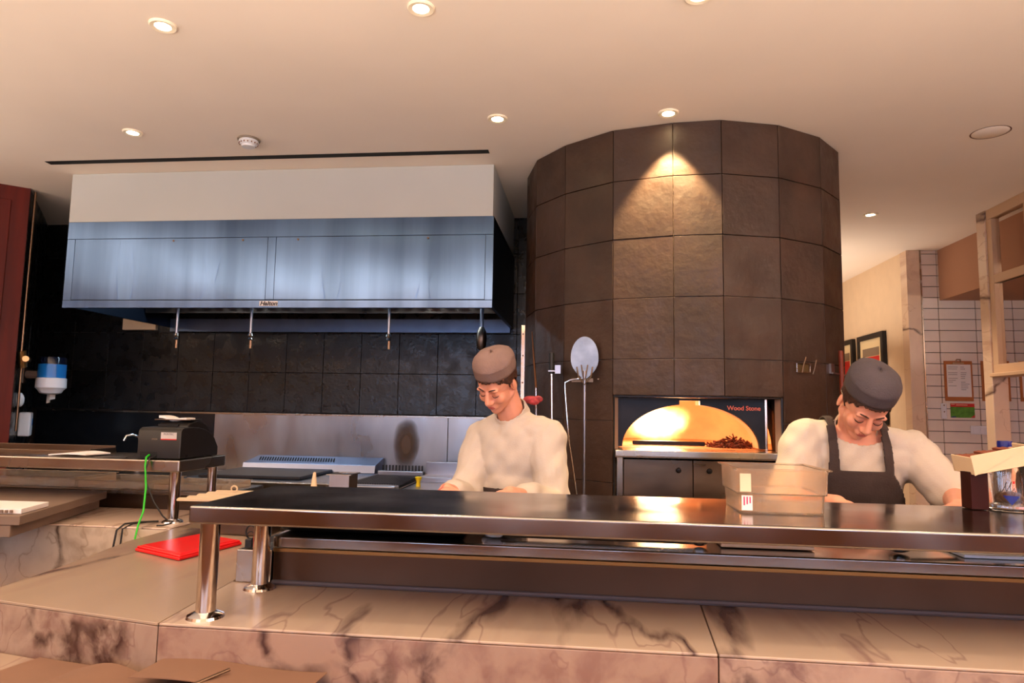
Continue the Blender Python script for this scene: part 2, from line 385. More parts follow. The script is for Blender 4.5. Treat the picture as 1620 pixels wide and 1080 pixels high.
ln = nt.nodes.new('ShaderNodeVectorMath'); ln.operation = 'MULTIPLY'; ln.inputs[1].default_value = (1, 0, 1); nt.links.new(mp.outputs[0], ln.inputs[0])
le = nt.nodes.new('ShaderNodeVectorMath'); le.operation = 'LENGTH'; nt.links.new(ln.outputs[0], le.inputs[0])
nz = nt.nodes.new('ShaderNodeTexNoise'); nz.inputs['Scale'].default_value = 5; nt.links.new(tc.outputs['Object'], nz.inputs[0])
ad = nt.nodes.new('ShaderNodeMath'); ad.operation = 'MULTIPLY_ADD'; ad.inputs[1].default_value = .25; nt.links.new(nz.outputs[0], ad.inputs[0]); nt.links.new(le.outputs['Value'], ad.inputs[2])
mr = nt.nodes.new('ShaderNodeMapRange'); mr.inputs[1].default_value = .25; mr.inputs[2].default_value = .60; mr.inputs[3].default_value = .96; mr.inputs[4].default_value = 0
nt.links.new(ad.outputs[0], mr.inputs[0]); nt.links.new(mr.outputs[0], b_.inputs['Alpha'])
mb.build('grease_stain', RG, sp)

# slanted side wall (dark tile) and the red-brown timber panel in front of it
A = Vector((-3.78, 4.12)); B = Vector((-4.42, 5.02)); dv = (B - A).normalized(); nv = Vector((dv.y, -dv.x))   # right-hand side faces the kitchen
wl = struct(MB().prism([tuple(A - nv * .012), tuple(A - nv * .15), tuple(B - nv * .15 + dv * .1), tuple(B - nv * .012 + dv * .1)][::-1], 0, CEIL).build('wall_left', GROUTK))
mb = MB(); tiles_on(mb, tuple(A - nv * .012), tuple(B - nv * .012), 0, CEIL, .30, .303, zoff=.238)
mb.build('tiling', TDARK, wl, .0012, seg=1)
D2 = Vector((-.735, -.678)).normalized(); N2 = Vector((.678, -.735))
def wp(u, o): q = A + D2 * u + N2 * o; return (q.x, q.y)
wt = struct(MB().prism([wp(0, 0), wp(0, -.06), wp(2.6, -.06), wp(2.6, 0)][::-1], 0, CEIL).build('wall_left_timber', WOODR, None, .002))
mb = MB()
for u0, u1, z0, z1 in ((.10, .62, .15, 1.35), (.10, .62, 1.45, 2.84), (.72, 1.24, .15, 1.35), (.72, 1.24, 1.45, 2.84)):
    mb.prism([wp(u0, .0), wp(u0, .008), wp(u1, .008), wp(u1, .0)], z0, z1)
mb.build('raised_panel', WOODR, wt, .003)

# dining room shell behind the camera, with tall windows
fr = struct(MB().build('wall_front', PLAST) if False else None) if False else None
wx = []
x = -3.9
while x < 4.0: wx.append((x, x + .55 if int(x * 10) % 3 else x + .35)); x += .98
mb = MB(); e = -6.
for a, b in wx:
    mb.box(e, a, -4.2, -4.05, 0, CEIL); mb.box(a, b, -4.2, -4.05, 0, 1.2); mb.box(a, b, -4.2, -4.05, 2.7, CEIL); e = b
mb.box(e, 4.8, -4.2, -4.05, 0, CEIL)
struct(mb.build('wall_front', mat('dining_wall_paint', (120, 96, 78), .8)))
for i, (a, b) in enumerate(wx):
    m_ = MB(); m_.box(a, a + .04, -4.15, -4.08, 1.2, 2.7).box(b - .04, b, -4.15, -4.08, 1.2, 2.7).box(a, b, -4.15, -4.08, 1.2, 1.24).box(a, b, -4.15, -4.08, 2.66, 2.7).box(a, b, -4.15, -4.08, 2.1, 2.13)
    w_ = struct(m_.build('window_%d' % (i + 3), FRAMEM))
slab('wall_dining_left', mat('dining_wall_paint'), -6.1, -6, -4.2, 6, 0, CEIL)
slab('wall_dining_right', mat('dining_wall_paint'), 4.8, 4.9, -4.2, 10, 0, CEIL)
slab('wall_far', PLAST, .9, 4.8, 9.2, 9.3, 0, CEIL)
slab('wall_passage', PLAST, .9, 1.0, 5.21, 9.2, 0, CEIL)
slab('wall_back_left', PLAST, -6, -4.9, 5.1, 5.2, 0, CEIL)

# added low half-wall behind the camera, hiding the upward fill from the steel
struct(MB().box(-6, 4.8, -.58, -.50, 0, 1.10).box(-6, 4.8, -.60, -.48, 1.10, 1.13).build('wall_light_block', mat('light_block_brown', (158, 104, 70), .45, noise=.2, stretch=(1, 1, 6)), None, .004))

# right-hand wall beside the passage, marble end, white tiled wall, bulkhead
slab('wall_right', PLAST, 2.74, 2.84, 6.31, 9.2, 0, CEIL)
struct(box('trim_1', MARBP, 2.735, 2.845, 6.19, 6.31, 0, CEIL, bevel=.002))
struct(box('trim_2', STEEL, 2.846, 2.856, 6.185, 6.20, 0, CEIL, bevel=0))
wr = struct(box('wall_tiled', GROUTK, 2.846, 4.8, 6.212, 6.31, 0, CEIL, bevel=0))
mb = MB(); tiles_on(mb, (2.858, 6.212), (4.8, 6.212), 0, CEIL, .297, .0955, off=.128, zoff=.043, gap=.005)
mb.build('tiling', TWHITE, wr, .001, seg=1)
slab('trim_3', mat('bulkhead_paint', (170, 124, 96), .8), 3.0, 4.8, 1.0, 6.2, 2.50, CEIL)
# partition: marble post, cream frame with glass
struct(box('trim_4', MARBP, 2.735, 2.835, 5.0, 5.10, 0, CEIL, bevel=.002))
pf = struct(MB().box(2.745, 2.80, 1.2, 5.0, CEIL - .07, CEIL).box(2.745, 2.80, 1.2, 5.0, 1.80, 1.86).box(2.745, 2.80, 4.94, 5.0, 1.86, CEIL - .07)
            .box(2.745, 2.80, 1.2, 4.94, 2.415, 2.475).box(2.745, 2.80, 4.53, 4.59, 2.475, CEIL - .07).box(2.745, 2.80, 3.2, 3.26, 1.86, CEIL - .07).build('window_1', FRAMEM, None, .004))
MB().box(2.765, 2.785, 1.2, 4.92, 1.86, 2.415).box(2.765, 2.785, 1.2, 4.92, 2.475, CEIL - .07).build('pane', PANE, pf)
MB().box(2.70, 2.84, 1.2, 4.97, 1.775, 1.80).build('window_sill', FRAMEM, pf, .004)

# ================================================================== CEILING FITTINGS
def downlight(x, y, label):
    t = thing('downlight', label, 'ceiling light', (x, y, CEIL), group='recessed ceiling downlights')
    MB().lathe([(.030, -.001), (.030, -.006), (.046, -.008), (.050, -.004), (.050, 0.)], (x, y, CEIL)).build('bezel', mat('bezel_paint', (250, 236, 210), .4), t)
    MB().lathe([(.0001, -.004), (.029, -.004)], (x, y, CEIL)).build('lamp', LAMPM, t)
    return t
for (x, y), lb in zip(DOWN[:DOWN_SEEN], ('lit round downlight at top left, in the row of lights nearest the camera', 'lit downlight at top centre, left of the ceiling over the oven',
        'lit downlight cut by the top edge above the tiled oven column', 'lit downlight left of the smoke detector, above the hood',
        'lit downlight between the hood and the oven column', 'lit downlight right of the oven column, over the passage')):
    downlight(x, y, lb)
downlight(.372, 3.235, 'bright downlight washing the face of the tiled oven column')
for (x, y) in DOWN[DOWN_SEEN:]: downlight(x, y, 'recessed downlight over the guests side of the counter or added in the passage')  # the hidden passage one is added to brighten the passage
x, y = -1.847, 3.40
t = thing('smoke_detector', 'white round smoke detector on the ceiling above the hood', 'smoke detector', (x, y, CEIL))
MB().lathe([(.0001, -.010), (.058, -.010), (.060, -.004), (.056, 0)], (x, y, CEIL)).build('base', mat('detector_grey', (130, 116, 100), .5), t)
MB().lathe([(.050, -.010), (.053, -.022), (.040, -.034), (.036, -.036), (.034, -.046), (.0001, -.048)], (x, y, CEIL)).build('cover', WHITEP, t)
mb = MB()
for k in range(16):
    q = 2 * PI * k / 16; mb.box(-.0022, .0022, -.0015, .0015, -.032, -.020, Matrix.Translation((x + .049 * math.cos(q), y + .049 * math.sin(q), CEIL)) @ Matrix.Rotation(q + PI / 2, 4, 'Z'))
mb.build('vents', mat('vent_brown', (120, 70, 40), .7), t)
x, y = 2.013, 3.585
t = thing('ceiling_speaker', 'flush round ceiling cover at the right, unlit and painted like the ceiling', 'ceiling cover', (x, y, CEIL))
MB().lathe([(.0001, -.004), (.075, -.004), (.082, 0)], (x, y, CEIL)).build('cover', CEILM, t)
MB().lathe([(.083, -.0015), (.089, -.0015)], (x, y, CEIL)).build('shadow_gap', mat('gap_brown', (120, 80, 60), .9), t)
t = thing('linear_air_slot', 'long thin black air slot in the ceiling in front of the hood', 'air vent', (-1.9, 3.66, CEIL))
box('slot', DGAP, -3.265, -.567, 3.640, 3.690, CEIL - .003, CEIL - .0005, t, 0)

# ================================================================== EXTRACTOR HOOD
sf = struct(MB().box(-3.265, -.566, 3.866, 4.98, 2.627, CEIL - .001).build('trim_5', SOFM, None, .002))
hd = thing('extractor_hood', 'wide brushed steel extractor hood hanging over the griddle line', 'extractor hood', (-1.9, 4.4, 2.083))
X0, X1, Y0, Y1, Z0, Z1 = -3.262, -.560, 3.866, 4.98, 2.083, 2.626
mb = MB(); mb.box(X0, X1, Y0 + .004, Y0 + .03, Z0 + .002, Z1).box(X0, X0 + .02, Y0 + .03, Y1, Z0 + .01, Z1).box(X1 - .02, X1, Y0 + .03, Y1, Z0 + .01, Z1).box(X0, X1, Y0, Y1, Z1 - .02, Z1 - .001)
mb.build('hood_shell', mat('hood_side_steel', (40, 48, 62), .35, .9), hd, .001)
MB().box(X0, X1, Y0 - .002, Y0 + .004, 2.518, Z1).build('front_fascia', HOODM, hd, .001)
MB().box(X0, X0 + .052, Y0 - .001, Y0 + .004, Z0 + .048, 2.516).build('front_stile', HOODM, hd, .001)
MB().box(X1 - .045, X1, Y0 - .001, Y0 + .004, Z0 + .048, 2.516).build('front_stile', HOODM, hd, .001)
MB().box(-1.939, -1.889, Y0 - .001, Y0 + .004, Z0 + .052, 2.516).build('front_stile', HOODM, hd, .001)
def wavy(name, x0, x1, z0, z1):
    me = MB(); nx = 60
    def f(u, v): return (x0 + (x1 - x0) * u, Y0 + .0006 - .0020 * math.sin(u * 15 + .4) - .0007 * math.sin(u * 41) * (0.6 + .4 * v) - .0004 * math.sin(v * 5 + u * 9), z0 + (z1 - z0) * v)
    V = [f(i / nx, j / 10) for i in range(nx + 1) for j in range(11)]; F = [(i * 11 + j, (i + 1) * 11 + j, (i + 1) * 11 + j + 1, i * 11 + j + 1) for i in range(nx) for j in range(10)]
    me._add(V, F); bm = me.bm
    r_ = bmesh.ops.extrude_face_region(bm, geom=list(bm.faces)); bmesh.ops.translate(bm, verts=[v for v in r_['geom'] if isinstance(v, bmesh.types.BMVert)], vec=(0, .0035, 0))
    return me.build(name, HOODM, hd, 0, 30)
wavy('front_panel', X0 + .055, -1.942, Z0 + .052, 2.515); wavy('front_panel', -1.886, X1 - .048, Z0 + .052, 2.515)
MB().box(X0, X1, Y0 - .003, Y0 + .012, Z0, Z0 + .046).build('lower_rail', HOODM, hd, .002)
for x in (-2.55, -2.10, -1.75, -.95): MB().lathe([(.0001, 0), (.006, 0), (.007, .004)], (x, Y0 - .004, 2.50), 10, Matrix.Rotation(-PI / 2, 3, 'X')).build('rivet', STEELD, hd)
lab = MB().box(-1.972, -1.857, Y0 - .0055, Y0 - .003, 2.094, 2.124).build('badge', PAPER, hd, .001)
text('badge_lettering', 'Halton', INK, .034, facing((-1.914, Y0 - .006, 2.1085)), hd, bold=.0012, shear=.25, sx=1.15)
# canopy interior: sloping back panel, filters, light tube
MB()._add([(X0 + .02, Y0 + .30, 2.16), (X1 - .02, Y0 + .30, 2.16), (X1 - .02, Y1 - .01, 2.085), (X0 + .02, Y1 - .01, 2.085),
           (X0 + .02, Y0 + .30, 2.17), (X1 - .02, Y0 + .30, 2.17), (X1 - .02, Y1 - .01, 2.097), (X0 + .02, Y1 - .01, 2.097)],
          [(0, 1, 2, 3), (7, 6, 5, 4), (0, 4, 5, 1), (1, 5, 6, 2), (2, 6, 7, 3), (3, 7, 4, 0)]).build('under_panel', HOODI, hd, .001) if False else None
mb = MB(); mb.box(X0 + .02, X1 - .02, Y1 - .04, Y1 - .005, 2.06, 2.16); mb.build('back_gutter', HOODI, hd, .002)
mb = MB()
for k in range(26): mb.box(X0 + .06 + k * .1, X0 + .06 + k * .1 + .07, 4.60, 4.615, 2.20, 2.58, Matrix.Translation((0, 0, 0)))
mb.box(X0 + .03, X1 - .03, 4.62, 4.64, 2.16, 2.60); mb.build('filter_bank', STEELD, hd, .001)
mb = MB()
for x in (-2.6, -1.25): mb.box(x - .5, x + .5, 4.37, 4.43, 2.515, 2.55)
mb.build('light_tube', TUBEM, hd, .004)
for x, lb in ((-2.611, 'steel pull rod hanging from the hood, leftmost of three'), (-2.115, 'steel pull rod hanging under the name plate of the hood'), (-1.224, 'steel pull rod hanging from the right half of the hood')):
    t = thing('hanging_rod', lb, 'rod', (x, 4.05, 1.87), group='pull rods under the hood')
    MB().tube([(x, 4.05, 2.605), (x, 4.05, 1.945)], .0085, 12).tube([(x, 3.96, 2.165), (x, 4.05, 2.175)], .006, 8).build('rod', STEELR, t)
    MB().lathe([(.0001, .03), (.012, .026), (.016, .012), (.010, 0), (.014, -.010), (.0001, -.014)], (x, 4.05, 1.922), 14).build('ferrule', POLISH, t)
    MB().lathe([(.0001, 0), (.008, 0), (.009, -.05), (.0001, -.052)], (x + .004, 4.05, 1.905), 12).build('nozzle_tip', COPPER, t)
x, y = -.72, 4.5
t = thing('hanging_nozzle', 'dark steel bulb nozzle hanging below the hood at its right end', 'nozzle', (x, y, 1.9))
MB().cyl((x, y), .012, 2.04, 2.605, 14).build('stem', STEELR, t)
MB().lathe([(.0001, 2.05), (.016, 2.048), (.030, 2.02), (.036, 1.98), (.032, 1.92), (.020, 1.895), (.0001, 1.89)], (x, y, 0)).build('bulb', STEELD, t)

t = thing('wall_plate', 'cream plate on the back wall just below the left end of the hood', 'plate', (-3.5, 4.99, 2.05))
MB().box(-3.66, -3.38, 4.965, 5.0, 2.075, 2.20).build('plate', CREAMC, t, .004)

# ================================================================== OVEN COLUMN (tiled, faceted)
VS = [(-.387, 4.104), (-.305, 3.807), (-.135, 3.597), (.115, 3.416), (.405, 3.341), (.637, 3.323), (.926, 3.405), (1.180, 3.578), (1.35, 3.80), (1.42, 4.12), (1.36, 4.46), (1.15, 4.80), (.80, 4.98), (.2, 4.985), (-.2, 4.75), (-.37, 4.45)]
oc = thing('oven_enclosure', 'tall faceted column clad in brown stone tiles around the pizza oven', 'column', (.5, 4.2, 0))
n_ = len(VS)
def shell(mb, i0, i1, z0, z1, inset=.014, th=.05):
    for i in range(i0, i1):
        a, b = Vector(VS[i % n_]), Vector(VS[(i + 1) % n_]); d = (b - a).normalized(); n = Vector((d.y, -d.x))
        a0, b0 = a - n * inset, b - n * inset; a1, b1 = a - n * (inset + th) + d * .01, b - n * (inset + th) - d * .01
        mb.prism([tuple(a0), tuple(b0), tuple(b1), tuple(a1)], z0, z1)
mb = MB(); shell(mb, 0, 3, 0, CEIL - .002); shell(mb, 6, n_, 0, CEIL - .002); shell(mb, 3, 6, 1.581, CEIL - .002); mb.build('grout_core', GROUT, oc, 0, 0)
mb = MB()
for i in range(n_):
    a, b = Vector(VS[i]), Vector(VS[(i + 1) % n_]); d = (b - a).normalized(); n = Vector((d.y, -d.x))
    tiles_on(mb, tuple(a - n * .014), tuple(b - n * .014), 1.581 if 3 <= i < 6 else .0, CEIL - .003, 9., .302, zoff=(1.757 - 1.581) if 3 <= i < 6 else .247, gap=.0035, th=.0145)
mb.build('tile_cladding', TBROWN, oc, .0015, seg=1)

ov = thing('pizza_oven', 'stone hearth pizza oven with an arched black front and a live fire', 'oven', (.5, 3.9, 1.3))
FY = 3.55
# arch front: plate with an arch cut (as strips)
def arch_top(x):
    c, a = .507, .338
    q = 1 - ((x - c) / a) ** 2
    z = 1.325 + .217 * math.sqrt(max(0, q)) if q > 0 else 1.325
    if .455 < x < .556: z = 1.561
    return z
xs = sorted(set([.119, .125] + [.507 + .338 * math.cos(PI * k / 48) for k in range(49)] + [.4549, .4551, .5559, .5561, .885]))
mb = MB()
for a, b in zip(xs[:-1], xs[1:]):
    za, zb = arch_top(a + 1e-5), arch_top(b - 1e-5)
    P = [(a, FY, za), (b, FY, zb), (b, FY, 1.60), (a, FY, 1.60)]; Q = [(x, y + .03, z) for x, y, z in P]
    mb._add([*P, *Q], [(0, 1, 2, 3), (7, 6, 5, 4), (0, 4, 5, 1), (2, 6, 7, 3)])
mb.build('front_plate', BLACKM, ov, 0, 30)
MB().prism([(.119, 3.425), (.405, 3.358), (.637, 3.340), (.922, 3.42), (.922, 3.58), (.119, 3.58)], 1.572, 1.579).build('opening_lining', BLACKM, ov)
MB().box(.119, .126, 3.42, 3.58, 0, 1.575).build('side_lining', DGAP, ov)  # left lining painted near black as the side without fire reflection
MB().box(.915, .922, 3.41, 3.58, 0, 1.575).build('side_lining', POLISH if False else BLACKM, ov)
MB().box(.869, .881, 3.535, 3.55, 1.32, 1.585).build('bright_edge_strip', POLISH, ov, .001)
text('oven_lettering', 'Wood Stone', ORANGE, .031, facing((.771, FY - .0015, 1.526)), ov, bold=.0006, sx=1.0)
# dome interior
mb = MB(); cxx, cyy = .5, 4.20
V = []; nu, nvv = 40, 14
for j in range(nvv + 1):
    t_ = PI / 2 * j / nvv
    for i in range(nu): V.append((cxx + .62 * math.cos(t_) * math.cos(2 * PI * i / nu), cyy + .72 * math.cos(t_) * math.sin(2 * PI * i / nu), 1.318 + .44 * math.sin(t_)))
F = []
for j in range(nvv):
    for i in range(nu):
        a, b = j * nu + i, j * nu + (i + 1) % nu
        pm = sum((Vector(V[k]) for k in (a, b, a + nu, b + nu)), Vector()) / 4
        if pm.y < 3.71: continue
        F.append((b, a, a + nu, b + nu))
mb._add(V, F); mb.build('dome', STONEO, ov, 0, 50)
mb = MB()
for a, b in zip(xs[:-1], xs[1:]):            # back ring with the same arch, and the arch soffit between
    za, zb = arch_top(a + 1e-5), arch_top(b - 1e-5)
    P = [(a, 3.68, za), (b, 3.68, zb), (b, 3.68, 1.70), (a, 3.68, 1.70)]; Q = [(x, y + .02, z) for x, y, z in P]
    mb._add([*P, *Q], [(0, 1, 2, 3), (7, 6, 5, 4), (0, 4, 5, 1), (2, 6, 7, 3)])
    if za > 1.33 or zb > 1.33: mb._add([(a, FY + .028, za), (b, FY + .028, zb), (b, 3.69, zb), (a, 3.69, za), (a, FY + .028, za + .01), (b, FY + .028, zb + .01), (b, 3.69, zb + .01), (a, 3.69, za + .01)], [(0, 1, 2, 3), (4, 7, 6, 5), (0, 4, 5, 1), (2, 6, 7, 3)])
mb.build('throat', STONEO, ov, 0, 30)
MB().prism([(cxx + .66 * math.cos(2 * PI * k / 40), max(3.56, cyy + .74 * math.sin(2 * PI * k / 40))) for k in range(40)], 1.28, 1.318).build('hearth', HEARTH, ov)
ms = MB().box(.125, .925, 3.335, FY, 1.288, 1.318).build('mantle_shelf', STEEL, ov, .003)
MB().box(.125, .925, 3.335, 3.365, 1.283, 1.289).build('mantle_lip', STEELD, ov, .001)
MB().box(.135, .165, 3.40, 3.44, 0, 1.288).build('leg', STEEL, ov, .002)
MB().box(.17, .50, 3.43, 3.45, .3, 1.27).build('lower_panel', STEELD, ov, .002)
MB().box(.503, .92, 3.43, 3.45, .3, 1.27).build('lower_panel', STEELD, ov, .002)
MB().box(.17, .92, 3.44, 3.46, 0, .3).build('kick_panel', BLACKM, ov, .002)
for x in (.432, .578): MB().lathe([(.0001, 0), (.012, .002), (.013, .012), (.010, .020), (.0001, .021)], (x, 3.43, 1.222), 16, Matrix.Rotation(PI / 2, 3, 'X')).build('knob', BLACKM, ov)
MB().box(.24, .63, 3.86, 3.90, 1.320, 1.343).build('burner_guard', BLACKM, ov, .004)

# ---- flames (one body of fire) and embers
def fuse(mb, voxel=.006, smooth=3, factor=.5):
    me = bpy.data.meshes.new('t'); mb.bm.normal_update(); mb.bm.to_mesh(me); mb.bm.free()
    o = bpy.data.objects.new('t', me); COL.objects.link(o)
    r = o.modifiers.new('r', 'REMESH'); r.mode = 'VOXEL'; r.voxel_size = voxel
    if smooth: s = o.modifiers.new('s', 'SMOOTH'); s.factor = factor; s.iterations = smooth
    bpy.context.view_layer.update()
    out = bpy.data.meshes.new_from_object(o.evaluated_get(bpy.context.evaluated_depsgraph_get()))
    bpy.data.objects.remove(o); bpy.data.meshes.remove(me); return out
def coords(me):
    a = np.empty(len(me.vertices) * 3, 'f'); me.vertices.foreach_get('co', a); return a.reshape(-1, 3)
def setco(me, a): me.vertices.foreach_set('co', a.astype('f').ravel()); me.update()
fl = thing('oven_fire', 'bright yellow fire burning at the back left of the oven', 'fire', (.40, 4.10, 1.34))
FV = bpy.data.materials.new('flame_volume'); FV.use_nodes = True; nt = FV.node_tree; nt.nodes.clear()
out = nt.nodes.new('ShaderNodeOutputMaterial'); em = nt.nodes.new('ShaderNodeEmission'); nt.links.new(em.outputs[0], out.inputs['Volume'])
tc = nt.nodes.new('ShaderNodeTexCoord'); nz = nt.nodes.new('ShaderNodeTexNoise'); nz.inputs['Scale'].default_value = 9; nz.inputs['Detail'].default_value = 3; nt.links.new(tc.outputs['Object'], nz.inputs[0])
sb = nt.nodes.new('ShaderNodeVectorMath'); sb.operation = 'SUBTRACT'; sb.inputs[1].default_value = (.5, .5, .5); nt.links.new(tc.outputs['Generated'], sb.inputs[0])
sc_ = nt.nodes.new('ShaderNodeVectorMath'); sc_.operation = 'SCALE'; sc_.inputs[3].default_value = 2; nt.links.new(sb.outputs[0], sc_.inputs[0])
le = nt.nodes.new('ShaderNodeVectorMath'); le.operation = 'LENGTH'; nt.links.new(sc_.outputs[0], le.inputs[0])
ad = nt.nodes.new('ShaderNodeMath'); ad.operation = 'MULTIPLY_ADD'; ad.inputs[1].default_value = .7; nt.links.new(nz.outputs[0], ad.inputs[0]); nt.links.new(le.outputs['Value'], ad.inputs[2])
mr = nt.nodes.new('ShaderNodeMapRange'); mr.interpolation_type = 'SMOOTHSTEP'; mr.inputs[1].default_value = .45; mr.inputs[2].default_value = 1.15; mr.inputs[3].default_value = 1; mr.inputs[4].default_value = 0; nt.links.new(ad.outputs[0], mr.inputs[0])
pw = nt.nodes.new('ShaderNodeMath'); pw.operation = 'MULTIPLY'; pw.inputs[1].default_value = 95; nt.links.new(mr.outputs[0], pw.inputs[0]); nt.links.new(pw.outputs[0], em.inputs[1])
cx_ = nt.nodes.new('ShaderNodeMix'); cx_.data_type = 'RGBA'; cx_.inputs[6].default_value = (1, .30, .06, 1); cx_.inputs[7].default_value = (1, .66, .28, 1); nt.links.new(mr.outputs[0], cx_.inputs[0]); nt.links.new(cx_.outputs[2], em.inputs[0])
MB().ball((.40, 4.10, 1.435), (.27, .17, .165), None, 32, 20).build('flames', FV, fl, 0, 60)
mb = MB()
for k in range(230):
    q = random.random() * 2 * PI; rr_ = math.sqrt(random.random()); x = .77 + .13 * rr_ * math.cos(q); y = 3.83 + .13 * rr_ * math.sin(q); z = 1.324 + .055 * (1 - rr_) * random.random()
    d = Vector((random.uniform(-1, 1), random.uniform(-.6, .6), random.uniform(-.3, .5))).normalized() * random.uniform(.01, .03)
    mb.tube([Vector((x, y, z)) - d, Vector((x, y, z)) + d], random.uniform(.002, .006), 5)
o = tag(mb.build('charred_wood', CHAR), 'heap of glowing red-brown wood chips at the right of the oven hearth', 'wood chips'); o['kind'] = 'stuff'

# ================================================================== TOOLS ON THE COLUMN
def ray_tool(): pass
pl = thing('pizza_peel', 'round pale metal pizza peel hanging head up on the column, with a long handle', 'pizza peel', (-.02, 3.47, 1.1))
def outline(c, prof): return [(c[0] + x, z) for x, z in prof]
mb = MB(); pts = []
for k in range(36):
    q = 2 * PI * k / 36; x = .070 * math.cos(q); z = 1.765 + .108 * math.sin(q)
    if q > PI: x *= (1 - .55 * (abs(math.sin(q))) ** 3)
    pts.append((x - .024, z))
Mv = Matrix(((1, 0, 0, 0), (0, 0, -1, 3.44), (0, 1, 0, 0), (0, 0, 0, 1)))
mb.prism(pts, -.002, .002, Mv); mb.build('blade', mat('peel_aluminium', (134, 144, 160), .42, .9, noise=.25, nscale=12), pl, .001)
MB().tube([(-.024, 3.432, 1.70), (-.023, 3.435, 1.64), (-.022, 3.44, 1.0)], [.006, .0075, .0065], 12).build('handle', STEELR, pl)
MB().tube([(-.062, 3.43, 1.72), (-.055, 3.425, 1.67), (-.024, 3.425, 1.63), (.008, 3.425, 1.67), (.016, 3.43, 1.72)], .0035, 8).tube([(-.040, 3.43, 1.73), (-.03, 3.427, 1.67), (-.024, 3.427, 1.655), (-.018, 3.427, 1.67), (-.008, 3.43, 1.73)], .003, 8).build('socket_forks', STEELD, pl)
hk = thing('wall_hook', 'bent wire hook rack fixed on the column behind the peel', 'hook', (-.024, 3.5, 1.66))
MB().tube([(-.024, 3.49, 1.655), (-.024, 3.455, 1.655)], .005, 8).box(-.09, .05, 3.485, 3.492, 1.645, 1.665).tube([(.04, 3.49, 1.66), (.045, 3.455, 1.66)], .004, 8).build('bracket', STEELD, hk, .001)
tr = thing('oven_poker', 'thin bent metal rod hanging between the brush and the peel', 'poker', (-.13, 3.5, 1.1))
MB().tube([(-.03, 3.47, 1.665), (-.095, 3.475, 1.655), (-.122, 3.48, 1.642), (-.122, 3.48, 1.61), (-.10, 3.47, 1.35), (-.045, 3.46, 1.0)], .0048, 10).build('rod', POLISH, tr)
br = thing('oven_brush', 'long-handled oven brush with a black grip hanging on the column', 'oven brush', (-.19, 3.55, 1.1))
MB().tube([(-.196, 3.565, 1.80), (-.196, 3.565, 1.69)], [.0135, .0135], 14).build('grip', BLACK, br, .002)
MB().tube([(-.196, 3.565, 1.69), (-.182, 3.565, .95)], .0085, 14).build('pole', POLISH, br)
hb = thing('tool_holder', 'small square steel tool clip beside the black brush grip', 'holder', (-.16, 3.58, 1.72))
MB().box(-.178, -.148, 3.545, 3.552, 1.69, 1.735).box(-.17, -.158, 3.552, 3.615, 1.70, 1.72).box(-.213, -.178, 3.546, 3.550, 1.70, 1.708).build('clip', STEELR, hb, .001)
lr = thing('hanging_bar', 'thin tapering metal bar hanging at the left edge of the column', 'rod', (-.3, 3.7, 1.2))
MB().tube([(-.315, 3.72, 1.93), (-.297, 3.68, 1.75), (-.283, 3.65, 1.62)], [.003, .0065, .006], 10).build('dark_upper_end', mat('dark_bronze', (90, 60, 44), .4, .9), lr)
MB().tube([(-.283, 3.65, 1.62), (-.278, 3.64, 1.45), (-.272, 3.635, 1.2)], .0055, 10).build('lower_rod', POLISH, lr)
t = thing('corner_guard', 'bright steel corner strip between the back wall and the oven column', 'corner guard', (-.38, 3.8, 1.5))
MB().box(-.377, -.357, 3.76, 3.768, 1.2, 1.97, Matrix.Translation((0, 0, 0))).build('strip', CHROME, t, .001)
for z in (1.35, 1.5, 1.65, 1.80, 1.92): MB().lathe([(.0001, 0), (.004, 0), (.005, .002)], (-.367, 3.758, z), 8, Matrix.Rotation(-PI / 2, 3, 'X')).build('screw', STEELD, t)
t = thing('tool_bracket', 'rectangular wire tool bracket on the right facets of the column', 'bracket', (1.03, 3.45, 1.72))
d = (Vector(VS[7]) - Vector(VS[6])).normalized(); n = Vector((d.y, -d.x)); o_ = Vector(VS[6])
def fp(u, off, z): q = o_ + d * u + n * off; return (q.x, q.y, z)
MB().tube([fp(.08, .012, 1.748), fp(.175, .012, 1.748), fp(.175, .012, 1.705), fp(.08, .012, 1.705), fp(.08, .012, 1.748)], .003, 8).build('frame', POLISH, t)
MB().prism([fp(.083, .001, 0)[:2], fp(.083, .006, 0)[:2], fp(.172, .006, 0)[:2], fp(.172, .001, 0)[:2]], 1.708, 1.745).build('plate', mat('dull_brass', (110, 90, 56), .5, .6), t)
MB().tube([fp(.115, .016, 1.705), fp(.12, .020, 1.74), fp(.135, .022, 1.78)], .0035, 8).build('hook', STEELD, t)
t = thing('wall_wire', 'short bent wire hook beside the rectangular bracket on the column', 'hook', (1.1, 3.5, 1.72))
MB().tube([fp(.205, .004, 1.70), fp(.21, .012, 1.73), fp(.22, .014, 1.77)], .003, 8).build('wire', STEELD, t)
d3 = (Vector(VS[8]) - Vector(VS[7])).normalized(); n3 = Vector((d3.y, -d3.x)); o3 = Vector(VS[7])
def fq(u, off, z): q = o3 + d3 * u + n3 * off; return (q.x, q.y, z)
t = thing('wall_peg', 'short bright steel peg on the rightmost visible facet of the column', 'peg', fq(.2, 0, 1.7))
MB().tube([fq(.04, .018, 1.712), fq(.27, .03, 1.705)], .004, 8).prism([fq(.04, 0, 0)[:2], fq(.04, .012, 0)[:2], fq(.09, .012, 0)[:2], fq(.09, 0, 0)[:2]], 1.71, 1.76).build('peg', STEELR, t)
t = thing('red_handled_tool', 'long reddish wooden handle leaning on the right side of the column', 'handle', fq(.15, .03, 1.2))
MB().tube([fq(.13, .030, 1.83), fq(.135, .030, 1.62), fq(.145, .035, 1.1)], [.012, .012, .010], 12).build('pole', mat('red_handle_wood', (124, 48, 26), .5, noise=.2), t)

